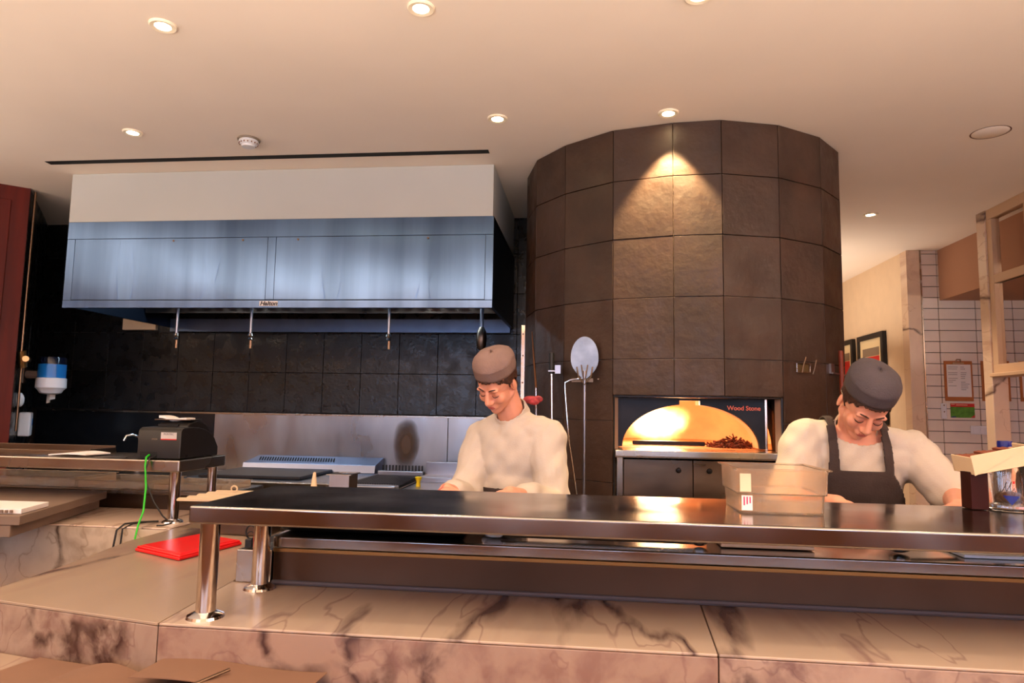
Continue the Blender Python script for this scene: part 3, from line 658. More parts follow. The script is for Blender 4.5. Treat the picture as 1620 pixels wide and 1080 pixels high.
# ================================================================== COOKING LINE AT THE BACK
rg = thing('griddle', 'flat steel griddle with a slotted flue along its back edge', 'griddle', (-2.0, 4.5, 0))
MB().box(-2.62, -1.50, 4.12, 4.93, .12, 1.010).build('body', STEELD, rg, .004)
MB().box(-2.64, -1.50, 4.08, 4.14, .985, 1.03).build('front_rail', STEEL, rg, .004)
MB().box(-2.62, -1.50, 4.14, 4.93, 1.010, 1.028).build('deck', STEELR, rg, .002)
MB().box(-2.52, -1.83, 4.24, 4.80, 1.030, 1.052).build('hot_plate', CAST, rg, .006)
MB()._add([(-2.52, 4.80, 1.03), (-1.52, 4.80, 1.03), (-1.52, 4.82, 1.085), (-2.52, 4.82, 1.085), (-1.50, 4.95, 1.132), (-2.46, 4.95, 1.132), (-1.50, 4.95, 1.03), (-2.46, 4.95, 1.03)],
          [(0, 1, 2, 3), (3, 2, 4, 5), (5, 4, 6, 7), (7, 6, 1, 0), (0, 3, 5, 7), (1, 6, 4, 2)]).build('flue', mat('flue_steel', (150, 158, 184), .3, 1.), rg, .003)
mb = MB()
sl_ = math.atan2(1.132 - 1.085, .13)
for k in range(30):
    M = Matrix.Translation((-2.42 + k * .0195, 4.885, 1.110)) @ Matrix.Rotation(sl_, 4, 'X') @ Matrix.Rotation(.25, 4, 'Z')
    mb.box(-.0045, .0045, -.028, .028, -.001, .0025, M)
mb.build('flue_slots', DGAP, rg)
for x in (-2.5, -1.62):
    for y in (4.2, 4.85): MB().cyl((x, y), .022, 0, .12, 12).build('leg', STEELR, rg)
for k in range(5): MB().lathe([(.0001, .02), (.018, .018), (.02, 0)], (-2.45 + k * .2, 4.12, .93), 14, Matrix.Rotation(PI / 2, 3, 'X')).build('knob', BLACK, rg)
cb = thing('charbroiler', 'dark ridged charbroiler between the griddle and the steel side counter', 'grill', (-1.3, 4.5, 0))
MB().box(-1.49, -1.16, 4.12, 4.93, .12, 1.005).build('body', STEELD, cb, .004)
MB().box(-1.49, -1.16, 4.08, 4.17, .985, 1.028).build('drip_rail', STEELR, cb, .01)
mb = MB()
for k in range(20): mb.box(-1.478 + k * .0155, -1.470 + k * .0155, 4.19, 4.76, 1.015, 1.030)
mb.box(-1.48, -1.17, 4.18, 4.20, 1.010, 1.024).box(-1.48, -1.17, 4.75, 4.77, 1.01, 1.024); mb.build('grate', CAST, cb, .001)
MB().box(-1.49, -1.16, 4.775, 4.81, 1.005, 1.055).build('back_rail', STEELR, cb, .006)
mb = MB()
for k in range(13): mb.box(-1.475 + k * .024, -1.468 + k * .024, 4.84, 4.86, 1.03, 1.09)
mb.box(-1.48, -1.17, 4.835, 4.865, 1.02, 1.045); mb.build('rear_grate', CAST, cb, .001)
for x in (-1.46, -1.19):
    for y in (4.2, 4.85): MB().cyl((x, y), .022, 0, .12, 12).build('leg', STEELR, cb)
sc = thing('steel_side_counter', 'plain steel counter with an upstand right of the charbroiler', 'counter', (-.8, 4.5, 0))
MB().box(-1.15, -.45, 4.12, 4.95, .97, 1.0).build('worktop', STEELR, sc, .003)
MB().box(-1.15, -.45, 4.82, 4.86, 1.0, 1.12).box(-1.15, -.45, 4.60, 4.82, 1.0, 1.035).build('upstand', STEELR, sc, .003)
MB().box(-1.13, -.47, 4.18, 4.92, .1, .97).build('cabinet', STEELD, sc, .003)
lc = thing('steel_back_counter', 'long steel counter at the far left below the dark splashback', 'counter', (-3.4, 4.5, 0))
MB().box(-3.72, -2.66, 4.15, 4.95, .97, 1.012).build('worktop', STEELD, lc, .003)
MB().box(-3.70, -2.70, 4.20, 4.92, 0, .97).build('cabinet', BLACKM, lc, .003)
tp = thing('tap', 'small chrome swan-neck tap in the dark corner behind the printer', 'tap', (-3.40, 4.75, 1.01))
MB().tube([(-3.33, 4.8, 1.012), (-3.33, 4.8, 1.22), (-3.335, 4.79, 1.255), (-3.36, 4.76, 1.27), (-3.39, 4.73, 1.262), (-3.40, 4.72, 1.225)], .010, 12).build('spout', CHROME, tp)
MB().cyl((-3.33, 4.8), .022, 1.012, 1.04).build('base', CHROME, tp)
# island line between passes: low steel counter in the middle of the kitchen
yl = thing('yellow_sponge', 'small bright yellow cup by the charbroiler on the steel counter', 'cup', (-1.085, 4.35, 1.0))
MB().lathe([(.0001, 1.001), (.016, 1.001), (.013, 1.015), (.013, 1.035), (.021, 1.050), (.023, 1.060), (.018, 1.062), (.0001, 1.052)], (-1.085, 4.35, 0)).build('cup', YELLOW, yl)

# ================================================================== MARBLE COUNTERS
mcn = thing('marble_counter', 'white marble bar counter with dark veins running across the foreground', 'counter', (0, 1.4, 0))
GZ = 1.07; TH = .10
slabA = [(-.843, 1.309), (-.87, 1.66), (-.87, 2.02), (-.94, 2.30), (-1.43, 2.30), (-1.435, 2.04), (-1.38, 1.723), (-1.352, 1.44), (-1.27, 1.398)]
MB().prism(slabA[::-1], GZ - .006, GZ).build('worktop_slab', MARB, mcn, .0015)
MB().prism([(-.841, 1.309), (.232, 1.309), (.252, 1.64), (-.868, 1.64)], GZ - .006, GZ).build('worktop_slab', marble('marble_slab_second', (178, 158, 140), (66, 44, 44), (112, 82, 82), 1.5, 1.7, .3), mcn, .0025)
MB().prism([(.234, 1.309), (1.6, 1.309), (1.6, 1.64), (.254, 1.64)], GZ - .006, GZ).build('worktop_slab', marble('marble_slab_third', (178, 158, 140), (66, 44, 44), (112, 82, 82), 1.5, 9.2, .35), mcn, .0025)
MB().prism([(-1.270, 1.3985), (-.8435, 1.3095), (-.866, 2.28), (-1.43, 2.295), (-1.434, 2.04), (-1.379, 1.722), (-1.351, 1.441)], 0, GZ - .0065).build('front_panel', MARBF, mcn, .002)
MB().box(-.8415, .2325, 1.3095, 1.60, 0, GZ - .0065).build('front_panel', marble('marble_front_second', (156, 130, 114), (60, 38, 36), (120, 88, 80), 1.9, 4.4, .95), mcn, .002)
MB().box(.2345, 1.6, 1.3095, 1.60, 0, GZ - .0065).build('front_panel', marble('marble_front_third', (166, 142, 126), (60, 38, 36), (104, 76, 72), 2.0, 12.9, 1.), mcn, .002)
lg = thing('dining_ledge', 'lower marble ledge on the guests side at the bottom edge', 'ledge', (-.9, 1.1, 0))
MB().prism([(-2.2, .7), (1.7, .7), (1.7, 1.306), (-.84, 1.306), (-1.27, 1.395), (-2.2, 1.58)], .935, .965).build('ledge_slab', MARB, lg, .003)
MB().prism([(-2.2, .9), (1.7, .9), (1.7, 1.28), (-.85, 1.28), (-1.27, 1.37), (-2.2, 1.55)], 0, .935).build('ledge_base', MARBF, lg, .003)
m2 = thing('marble_side_counter', 'second marble counter at the left carrying the printer shelf', 'counter', (-2.2, 2.45, 0))
MB().box(-3.2, -1.445, 2.275, 2.68, GZ - .006, GZ).build('worktop_slab', marble('marble_slab_side', (226, 200, 178), (70, 50, 46), (130, 96, 88), 1.6, 6.2, .3), m2, .0025)
MB().box(-3.2, -1.446, 2.2755, 2.62, 0, GZ - .0065).build('front_panel', marble('marble_front_side', (206, 186, 160), (80, 64, 52), (140, 118, 96), 1.5, 21.3, .6), m2, .002)

# steel prep units behind the counters
pc = thing('prep_counter', 'long steel prep counter with a stepped front behind the pass shelf', 'counter', (.4, 1.8, 0))
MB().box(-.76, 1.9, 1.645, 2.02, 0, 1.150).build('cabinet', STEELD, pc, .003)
MB().box(-.76, 1.9, 1.628, 1.645, 1.073, 1.150).build('front_panel', mat('dark_brown_steel', (84, 62, 48), .36, 1., noise=.25, nscale=2, rough_noise=.08), pc, .002)  # front panel steel set darker and browner than the cabinet
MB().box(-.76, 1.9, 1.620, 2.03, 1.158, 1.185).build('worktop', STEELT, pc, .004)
MB().box(-.76, 1.9, 1.624, 1.645, 1.148, 1.157).build('edge_strip', mat('amber_strip', (150, 108, 60), .35, .8), pc, .001)
MB().tube([(-.76, 1.627, 1.076), (1.9, 1.627, 1.076)], .006, 8).build('sealant_bead', mat('grey_sealant', (84, 76, 78), .6), pc)
MB().box(-.857, -.805, 1.632, 2.02, GZ + .001, 1.148).box(-.803, -.765, 1.628, 2.02, GZ + .001, 1.150).build('end_box', STEEL, pc, .002)
p2 = thing('side_prep_counter', 'low steel prep unit behind the marble side counter at the left', 'counter', (-2.2, 2.9, 0))
MB().box(-3.3, -1.47, 2.69, 2.98, 0, 1.125).build('cabinet', STEELD, p2, .003)
MB().box(-3.3, -1.46, 2.685, 2.99, 1.126, 1.143).build('worktop', STEEL, p2, .003)

# ================================================================== PASS SHELVES
ps = thing('pass_shelf', 'long raised steel pass shelf on round posts over the marble counter', 'shelf', (.4, 1.42, GZ))
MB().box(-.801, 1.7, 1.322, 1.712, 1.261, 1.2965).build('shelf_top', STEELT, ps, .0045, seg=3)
def post(x, y, z0, z1, par, r=.0195):
    o = MB().cyl((x, y), r, z0, z1, 28).build('post', POLISH, par)
    MB().lathe([(r + .0005, z0 + .012), (r + .006, z0 + .010), (r + .016, z0 + .005), (r + .018, z0), (r + .0005, z0)], (x, y, 0), 32).build('flange', CHROME, o)
post(-.775, 1.362, GZ, 1.262, ps); post(-.772, 1.588, GZ, 1.262, ps); post(1.5, 1.362, GZ, 1.262, ps); post(1.5, 1.598, GZ, 1.262, ps)
p3 = thing('printer_shelf', 'short steel pass shelf at the left holding the receipt printer', 'shelf', (-2.2, 2.35, GZ))
MB().box(-3.2, -1.475, 2.357, 2.675, 1.253, 1.2965).build('shelf_top', STEEL, p3, .006, seg=3)
post(-1.512, 2.397, GZ, 1.254, p3); post(-1.508, 2.640, GZ, 1.254, p3, .0175); post(-2.95, 2.397, GZ, 1.254, p3)
t = thing('steel_tray', 'shallow steel tray lying on the printer shelf at the far left', 'tray', (-2.3, 2.4, 1.31))
mb = MB(); mb.box(-2.9, -1.83, 2.36, 2.50, 1.3105, 1.314).box(-2.9, -1.83, 2.36, 2.366, 1.311, 1.322).box(-2.9, -1.83, 2.494, 2.50, 1.311, 1.335).box(-1.836, -1.83, 2.36, 2.50, 1.311, 1.328)
mb.build('tray', STEELD, t, .002)
t.location = (-2.464, 2.571, 1.2965); t.scale = (1.07, 1.07, 1.07)  # items on both shelves scaled about the camera, baked into location and scale
t = thing('napkin', 'folded white napkin lying on the printer shelf', 'napkin', (-1.84, 2.31, 1.31))
mb = MB()
mb.sheet(lambda u, v: (-1.90 + .15 * u + .02 * v, 2.245 + .10 * v - .01 * u, 1.316 + .007 * math.sin(u * PI) * (.5 + .5 * v) + .004 * u), 14, 8, .004); mb.build('cloth', PAPER, t)
t.location = (-1.971, 2.474, 1.2965); t.scale = (1.07, 1.07, 1.07)

# ================================================================== RECEIPT PRINTER
pr = thing('receipt_printer', 'black receipt printer with curved lid on the steel shelf', 'printer', (-1.462, 2.325, 1.31))
Px0, Px1, Py0, Py1 = -1.542, -1.384, 2.212, 2.452
def prof_solid(mb, prof, x0, x1, rad=0):   # prof in (y,z) ccw
    n = len(prof); P = [(x0, y, z) for y, z in prof] + [(x1, y, z) for y, z in prof]
    return mb._add(P, [tuple(range(n)), tuple(reversed(range(n, 2 * n)))] + [(i, n + i, n + (i + 1) % n, (i + 1) % n) for i in range(n)])
prof = [(Py0, 1.313), (Py0, 1.405), (Py0 + .006, 1.414), (Py0 + .018, 1.419), (Py0 + .075, 1.420)]
prof += [(Py0 + .075 + .155 * math.sin(q), 1.345 + .075 * math.cos(q)) for q in [PI / 2 * k / 7 for k in range(1, 7)]] + [(Py1, 1.345), (Py1, 1.313)]
o = prof_solid(MB(), prof, Px0, Px1).build('body', BLACK, pr, .004, seg=3)
lid = [(Py0 + .055, 1.400), (Py0 + .060, 1.424), (Py0 + .075, 1.434), (Py0 + .12, 1.441)] + [(Py0 + .12 + .10 * math.sin(q), 1.36 + .081 * math.cos(q)) for q in [PI / 2 * k / 6 for k in range(1, 6)]] + [(Py0 + .20, 1.36)]
prof_solid(MB(), lid, Px0 + .030, Px1 - .014).build('lid', BLACK, pr, .004, seg=3)
MB().box(Px0 + .034, Px1 - .05, Py0 + .056, Py0 + .072, 1.42, 1.430).build('paper_slot', DGAP, pr)
MB().box(Px0 + .012, Px0 + .075, Py0 - .0008, Py0 + .01, 1.314, 1.336).build('cable_recess', DGAP, pr)
MB().box(Px0 + .085, Px0 + .136 + .006, Py0 - .0015, Py0, 1.380, 1.403).build('label', LABELG, pr)
MB().box(Px0 + .085, Px0 + .136 + .006, Py0 - .0018, Py0 - .0002, 1.3775, 1.381).build('label_stripe', REDI, pr)
text('label_lettering', 'POSTEC', INK, .0105, facing((Px0 + .1135, Py0 - .0019, 1.397)), pr, ext=.0002)
text('maker_lettering', 'EPSON', GREYI, .007, facing((Px0 + .062, Py0 - .0006, 1.379)), pr, ext=.0002)
MB().box(Px1 - .0005, Px1 + .0008, Py0 + .03, Py0 + .045, 1.318, 1.326).build('side_screw_recess', DGAP, pr)
pr.location = (-1.566, 2.490, 1.2965); pr.scale = (1.07, 1.07, 1.07)
t = thing('paper_slips', 'small stack of white paper slips on top of the printer', 'paper', (-1.475, 2.33, 1.442))
MB().box(-1.535, -1.40, 2.285, 2.36, 1.4425, 1.446).build('clip_plate', STEELD, t, .001)
mb = MB()
mb.sheet(lambda u, v: (-1.525 + .105 * u, 2.295 + .055 * v, 1.459 - .009 * min(1, u * 2.2) + .002 * math.sin(u * 9)), 14, 4, .009); mb.build('slips', PAPER, t)
t.location = (-1.580, 2.496, 1.4379); t.scale = (1.07, 1.07, 1.07)
t = thing('green_cable', 'bright green cable hanging from the printer down to the marble', 'cable', (-1.45, 2.2, 1.07))
MB().tube([(-1.60, 2.365, 1.313), (-1.597, 2.345, 1.306), (-1.594, 2.338, 1.28), (-1.580, 2.33, 1.20), (-1.570, 2.31, 1.12), (-1.560, 2.272, 1.078), (-1.556, 2.255, 1.04), (-1.553, 2.25, .95)], .0034, 8).build('cable', GREENC, t)
t = thing('black_cable', 'thin black cable looping over the marble edge below the printer', 'cable', (-1.45, 2.2, 1.07))
MB().tube([(-1.575, 2.365, 1.310), (-1.583, 2.345, 1.303), (-1.590, 2.338, 1.27), (-1.586, 2.335, 1.22), (-1.55, 2.335, 1.15), (-1.515, 2.34, 1.10), (-1.50, 2.35, 1.083), (-1.48, 2.35, 1.082), (-1.47, 2.32, 1.079), (-1.485, 2.29, 1.076), (-1.50, 2.285, 1.076)], .0028, 8).tube(
    [(-1.55, 2.37, 1.076), (-1.59, 2.33, 1.078), (-1.62, 2.285, 1.078), (-1.632, 2.262, 1.06), (-1.638, 2.258, 1.00)], .0036, 8).tube([(-1.57, 2.36, 1.076), (-1.60, 2.30, 1.077), (-1.61, 2.262, 1.065), (-1.612, 2.256, .99)], .003, 8).build('cable', BLACK, t)

# ================================================================== LEFT FOREGROUND ITEMS
t = thing('plastic_cover', 'bright red square plastic lid lying on the marble counter', 'lid', (-1.19, 1.98, GZ))
def lidbox(mb, pts, z0, z1): return mb.prism(pts, z0, z1)
LP = [(-1.316, 1.909), (-1.117, 1.812), (-1.063, 2.055), (-1.245, 2.134)]
def shrink(P, k):
    c = (sum(p[0] for p in P) / len(P), sum(p[1] for p in P) / len(P)); return [(c[0] + (x - c[0]) * k, c[1] + (y - c[1]) * k) for x, y in P]
MB().prism(LP, GZ + .001, GZ + .010).prism(shrink(LP, .97), GZ + .009, GZ + .016).build('rim', REDP, t, .004, seg=3)
MB().prism(shrink(LP, .88), GZ + .012, GZ + .0185).build('raised_panel', REDP, t, .003, seg=3)
# stack of grey cardboard boxes
t = thing('pizza_box', 'large flat grey cardboard box, upper of the two on the left marble counter', 'box', (-2.2, 2.4, 1.11), group='flat cardboard boxes')
UB = [(-1.772, 2.00), (-1.955, 2.635), (-2.65, 2.60), (-2.62, 1.93)]
MB().prism(UB[::1][::-1], 1.113, 1.142).build('box_body', CARD, t, .002)
t = thing('pizza_box', 'large flat grey cardboard box under the other on the left marble counter', 'box', (-2.2, 2.4, 1.07), group='flat cardboard boxes')
MB().prism([(x - .03, y + .0) for x, y in UB][::-1], 1.075, 1.112).build('box_body', CARD, t, .002)
t = thing('corrugated_card', 'small white corrugated card piece on top of the grey boxes', 'card', (-1.95, 2.1, 1.142))
MB().prism([(-1.80, 2.035), (-1.845, 2.20), (-2.3, 2.18), (-2.28, 1.99)][::-1], 1.143, 1.158).build('card', PAPER, t, .001)
mb = MB()
for k in range(30): mb.box(-2.28 + k * .0155, -2.272 + k * .0155, 1.985 + k * .0013, 1.99 + k * .0013, 1.146, 1.155)
mb.build('flutes', CARD, t)
# clear film trays
for i, (x0, x1, y0, y1, z0, lb) in enumerate(((-2.75, -2.15, 2.70, 2.95, 1.1435, 'clear plastic tray on the side prep unit, leftmost of the row'), (-2.13, -1.82, 2.69, 2.95, 1.1435, 'clear plastic tray in the middle of the row behind the boxes'), (-1.80, -1.50, 2.70, 2.95, 1.1435, 'clear plastic tray behind the printer shelf posts'))):
    t = thing('clear_tray', lb, 'tray', ((x0 + x1) / 2, y0, z0), group='clear trays in a row')
    mb = MB(); hh = .042 - i * .008
    mb.box(x0, x1, y0, y1, z0, z0 + .002).box(x0, x1, y0, y0 + .002, z0, z0 + hh).box(x0, x1, y1 - .002, y1, z0, z0 + hh).box(x0, x0 + .002, y0, y1, z0, z0 + hh).box(x1 - .002, x1, y0, y1, z0, z0 + hh)
    mb.box(x0 - .008, x1 + .008, y0 - .008, y0, z0 + hh - .003, z0 + hh).box(x0 - .008, x1 + .008, y1, y1 + .008, z0 + hh - .003, z0 + hh)
    mb.build('tray', SCRATCH, t, .001)
t = thing('frosted_lid', 'frosted plastic lid with ring tab on an added support behind the pass shelf left end', 'lid', (-1.25, 2.25, GZ))
MILKY = mat('frosted_plastic', (236, 214, 180), .3, trans=.45, ior=1.2)
def lidf(u, v):
    x = -1.36 + .21 * u + .05 * v; y = 2.17 + .16 * v + .02 * u; return (x, y, 1.186 + .010 * v + .004 * math.sin(v * 26))
MB().sheet(lidf, 8, 30, .006).build('lid', MILKY, t)
MB().tube([(-1.235 + .011 * math.cos(q), 2.31, 1.208 + .010 * math.sin(q)) for q in [2 * PI * k / 14 for k in range(15)]], .003, 6).build('ring_tab', MILKY, t)
MB().prism([(-1.22, 2.20), (-1.06, 2.19), (-1.05, 2.29), (-1.21, 2.29)], GZ + .001, 1.179).build('lid_support', STEELD, t, .004)  # steel block added as a support under the lid
# bulldog clip at the end of the steel box
t = thing('bulldog_clip', 'small black bulldog clip standing on the end of the steel prep box', 'clip', (-.83, 1.66, 1.149))
MB().prism([(-.842, 1.640), (-.824, 1.640), (-.828, 1.66), (-.838, 1.66)], 1.150, 1.172).build('jaw', BLACK, t, .002)
MB().tube([(-.837, 1.65, 1.168), (-.842, 1.65, 1.180), (-.838, 1.65, 1.187), (-.831, 1.65, 1.189), (-.824, 1.65, 1.185), (-.824, 1.65, 1.172)], .0013, 6).tube([(-.833 + .013 * math.cos(q), 1.652, 1.187 + .016 * math.sin(q)) for q in [2 * PI * k / 16 for k in range(17)]], .0022, 8).build('wire_handle', BLACK, t)
# brown paper menus on the ledge
def curlsheet(name, label, x0, y0, w, h, rz, lift, m=BROWNP, th=.0015, grp=None, z=.966):
    t = thing(name, label, 'paper', (x0, y0, z), (0, 0, rz), grp)
    def f(u, v): return (w * (u - .5), h * (v - .5), .003 + lift(u, v))
    MB().sheet(f, 26, 14, th).build('sheet', m, t, 0, 60, local=True); return t
curlsheet('paper_placemat', 'brown paper placemat at the bottom left, partly under the curled one', -1.02, 1.20, .30, .26, R(-14), lambda u, v: .002 + .004 * math.sin(u * 3) ** 2)
curlsheet('paper_placemat', 'curled brown paper placemat with a rolled up front corner at the bottom', -.80, 1.17, .42, .22, R(-4), lambda u, v: .008 + .022 * math.exp(-((u - .22) / .16) ** 2) * (1 - .4 * v) + .012 * u + .006 * math.sin(u * 11), th=.0018)
curlsheet('paper_placemat', 'flat brown paper placemat at the back against the marble front', -.66, 1.255, .34, .10, R(-3), lambda u, v: .034 + .004 * math.sin(u * 6), th=.0015)
t = thing('pen', 'thin metal pen lying between the brown placemats', 'pen', (-.68, 1.2, .99))
MB().tube([(-.70, 1.19, 1.004), (-.66, 1.255, 1.012)], .003, 8).build('barrel', STEELD, t)

# ================================================================== ITEMS UNDER AND BEHIND THE PASS SHELF
t = thing('black_tray', 'dark shallow tray turned upside down under the pass shelf', 'tray', (-.54, 1.76, 1.186))
MB()._add([(-.80 + .0, 1.66, 1.222), (-.27, 1.66, 1.222), (-.27, 1.95, 1.222), (-.80, 1.95, 1.222), (-.765, 1.69, 1.187), (-.31, 1.69, 1.187), (-.31, 1.92, 1.187), (-.765, 1.92, 1.187)],
          [(0, 3, 2, 1), (4, 5, 6, 7), (0, 1, 5, 4), (1, 2, 6, 5), (2, 3, 7, 6), (3, 0, 4, 7)]).build('tray', BLACKM, t, .008, seg=3)
t = thing('white_cloth', 'crumpled white cloth on the prep counter next to the dark tray', 'cloth', (-.22, 1.72, 1.185))
mb = MB()
for k in range(9): mb.ball((-.245 + .07 * random.random(), 1.70 + .08 * random.random(), 1.199), (.028, .03, .013), Matrix.Rotation(random.random() * 3, 3, 'Z'))
finish('cloth', fuse(mb, .004, 2), PAPER, t, 0, 60)
t = thing('rolling_rod', 'long thin steel rod with a round knob lying on the prep counter', 'rod', (.08, 1.70, 1.185))
MB().tube([(-.24, 1.70, 1.196), (.25, 1.70, 1.196)], .007, 12).build('rod', STEEL, t)
MB().ball((.262, 1.70, 1.197), (.020, .012, .011)).build('knob', CHROME, t)
t = thing('steel_container', 'brown-tinted steel container under the middle of the pass shelf', 'container', (.42, 1.78, 1.185))
mb = MB(); mb.box(.31, .52, 1.69, 1.90, 1.187, 1.190).box(.31, .52, 1.69, 1.693, 1.188, 1.228).box(.31, .52, 1.897, 1.90, 1.188, 1.228).box(.31, .313, 1.69, 1.90, 1.188, 1.228).box(.517, .52, 1.69, 1.90, 1.188, 1.228).box(.302, .528, 1.683, 1.69, 1.225, 1.228)
mb.build('container', mat('amber_steel', (176, 130, 96), .3, .8), t, .002)
t = thing('ladle', 'steel ladle lying on the prep counter under the right part of the shelf', 'ladle', (.75, 1.72, 1.185))
MB().ball((.715, 1.71, 1.197), (.024, .02, .010)).build('bowl', CHROME, t)
MB().tube([(.735, 1.71, 1.200), (.80, 1.71, 1.197), (.90, 1.72, 1.193)], .0045, 8).build('handle', BLACK, t)
t = thing('white_plate', 'flat white paper sheet on the prep counter at the right end', 'paper', (.93, 1.76, 1.185))
MB().box(.84, 1.05, 1.68, 1.86, 1.186, 1.193).build('sheet', PAPER, t, .001)
# gastro pan and cone behind the shelf
t = thing('steel_gastro_pan', 'small square steel pan standing behind the pass shelf left of the woman', 'pan', (-.80, 2.2, 1.185))
mb = MB(); z0, z1 = 1.19, 1.283
mb.box(-.833, -.767, 2.16, 2.162, z0, z1).box(-.833, -.767, 2.238, 2.24, z0, z1).box(-.833, -.831, 2.16, 2.24, z0, z1).box(-.769, -.767, 2.16, 2.24, z0, z1).box(-.833, -.767, 2.16, 2.24, z0, z0 + .003)
mb.box(-.841, -.759, 2.152, 2.161, z1 - .003, z1).box(-.841, -.759, 2.239, 2.248, z1 - .003, z1).box(-.841, -.832, 2.161, 2.239, z1 - .003, z1).box(-.768, -.759, 2.161, 2.239, z1 - .003, z1)
mb.build('pan', STEEL, t, .0015)
t = thing('piping_cone', 'pale yellow cone nozzle standing behind the left end of the pass shelf', 'cone', (-.90, 2.2, 1.185))
MB().lathe([(.0001, 1.192), (.042, 1.192), (.044, 1.197), (.020, 1.206), (.010, 1.24), (.0045, 1.283), (.0001, 1.285)], (-.90, 2.2, 0)).build('cone', CREAMC, t)
mt = thing('kitchen_side_table', 'steel side table behind the counter between the two pass shelves', 'table', (-.9, 2.3, 0))
MB().box(-.955, -.66, 2.06, 2.36, 1.165, 1.188).build('table_top', STEEL, mt, .003)
MB().box(-.86, -.67, 2.08, 2.34, 0, 1.165).build('cabinet', STEELD, mt, .003)

# ---------------- items on the pass shelf
t = thing('storage_container', 'clear square food storage container with labels on the pass shelf', 'container', (.375, 1.44, 1.31))
def rsq(cx, cy, hx, hy, r, n=5):
    P = []
    for sx, sy, a0 in ((1, 1, 0), (-1, 1, PI / 2), (-1, -1, PI), (1, -1, 3 * PI / 2)):
        for k in range(n + 1): a = a0 + PI / 2 * k / n; P.append((cx + sx * (hx - r) + r * math.cos(a), cy + sy * (hy - r) + r * math.sin(a)))
    return P
cxs, cys = .368, 1.455
def ringloft(levels, r):
    V = []; F = []; n = None
    for hx, hy, z in levels:
        P = rsq(cxs, cys, hx, hy, min(r, hx * .9)); n = len(P); V += [(x, y, z) for x, y in P]
    for i in range(len(levels) - 1):
        for k in range(n): a, b = i * n + k, i * n + (k + 1) % n; F.append((a, b, b + n, a + n))
    F.append(tuple(reversed(range(n)))); F.append(tuple(range((len(levels) - 1) * n, len(levels) * n)))
    return V, F
mb = MB()
mb._add(*ringloft([(.078, .078, 1.3105), (.080, .080, 1.345), (.084, .084, 1.347), (.0855, .0855, 1.392), (.092, .092, 1.393), (.092, .092, 1.3955),
                   (.083, .083, 1.3955), (.0825, .0825, 1.349), (.078, .078, 1.346), (.0755, .0755, 1.3135)], .014))
mb.build('container_body', SCRATCH, t, 0, 30)
MB().box(cxs - .0835, cxs - .0825, cys - .068, cys - .035, 1.350, 1.386).box(cxs - .060, cxs - .030, cys - .0862, cys - .0852, 1.3495, 1.386).build('label', LABELG, t) if False else None
MB().box(cxs - .0805, cxs - .060, cys - .0862, cys - .0850, 1.352, 1.386).build('label', mat('yellowed_label', (214, 204, 170), .8), t)
MB().box(cxs - .077, cxs - .057, cys - .0822, cys - .081, 1.3165, 1.3445).build('label', PAPER, t)
mb = MB()
for k, dx in enumerate((-.0735, -.068, -.0625)):
    mb.box(cxs + dx, cxs + dx + .0022, cys - .0830, cys - .0822, 1.326 + .002 * k, 1.342, None)
mb.build('label_marks', mat('magenta_ink', (196, 20, 90), .6), t)
t.location = (.402, 1.542, 1.2965); t.scale = (1.07, 1.07, 1.07)

t = thing('menu_holder', 'dark mahogany box standing on the pass shelf left of the glass', 'box', (.82, 1.57, 1.31))
MB().prism([(.787, 1.535), (.822, 1.535), (.822, 1.575), (.787, 1.575)], 1.311, 1.388).prism([(.791, 1.539), (.818, 1.539), (.818, 1.571), (.791, 1.571)], 1.388, 1.398).build('block', MAHOG, t, .002)
t.location = (.878, 1.682, 1.2965); t.scale = (1.07, 1.07, 1.07)
t = thing('drinking_glass', 'clear glass with dark lettering and a blue triangle at the right end of the shelf', 'glass', (.893, 1.55, 1.31))
gx, gy = .893, 1.548
MB().lathe([(.0001, 1.3105), (.036, 1.3105), (.039, 1.313), (.042, 1.386), (.0395, 1.386), (.0365, 1.322), (.0001, 1.319)], (gx, gy, 0), 40).build('glass_body', GLASS, t)
def onglass(mb, pts, w, rad=.0412):
    P = [Vector((gx + rad * math.sin(u / rad), gy - rad * math.cos(u / rad), z)) for u, z in pts]
    mb.tube(P, w, 5)
mb = MB()
onglass(mb, [(-.016, 1.350), (-.010, 1.362), (-.007, 1.371), (-.010, 1.366), (-.008, 1.352)], .0007); onglass(mb, [(-.008, 1.352), (-.002, 1.364), (.001, 1.372), (-.002, 1.360), (.000, 1.351), (.003, 1.355)], .0007)
onglass(mb, [(.003, 1.355), (.005, 1.359), (.007, 1.351), (.010, 1.358), (.012, 1.351), (.015, 1.360), (.013, 1.352), (.017, 1.352), (.019, 1.359), (.021, 1.353), (.025, 1.356)], .0007)
mb.build('script_lettering', INK, t)
mb = MB()
V = []; F = []
for i in range(13):
    u = -.014 + .028 * i / 12; d_ = 1.3425 - .018 * (1 - abs(u) / .014)
    for z in (1.3435, d_):
        V.append((gx + .0414 * math.sin(u / .0414), gy - .0414 * math.cos(u / .0414), z))
for i in range(12): F.append((2 * i, 2 * i + 1, 2 * i + 3, 2 * i + 2))
mb._add(V, F).build('blue_triangle', NAVY, t)
mb = MB(); onglass(mb, [(.004, 1.368), (.005, 1.373)], .002); mb.build('red_mark', REDI, t)
MB().ball((gx + .003, gy, 1.336), (.022, .020, .013)).ball((gx - .012, gy + .01, 1.334), (.014, .014, .011)).build('brown_contents', mat('brown_contents', (90, 54, 30), .5, noise=.4, nscale=60), t)
t.location = (.930, 1.660, 1.2965); t.scale = (1.07, 1.07, 1.07)
t.rotation_euler = (0, 0, R(-24))
t = thing('card_tray', 'cream cardboard tray lying tilted on top of the drinking glass', 'tray', (.88, 1.57, 1.388))
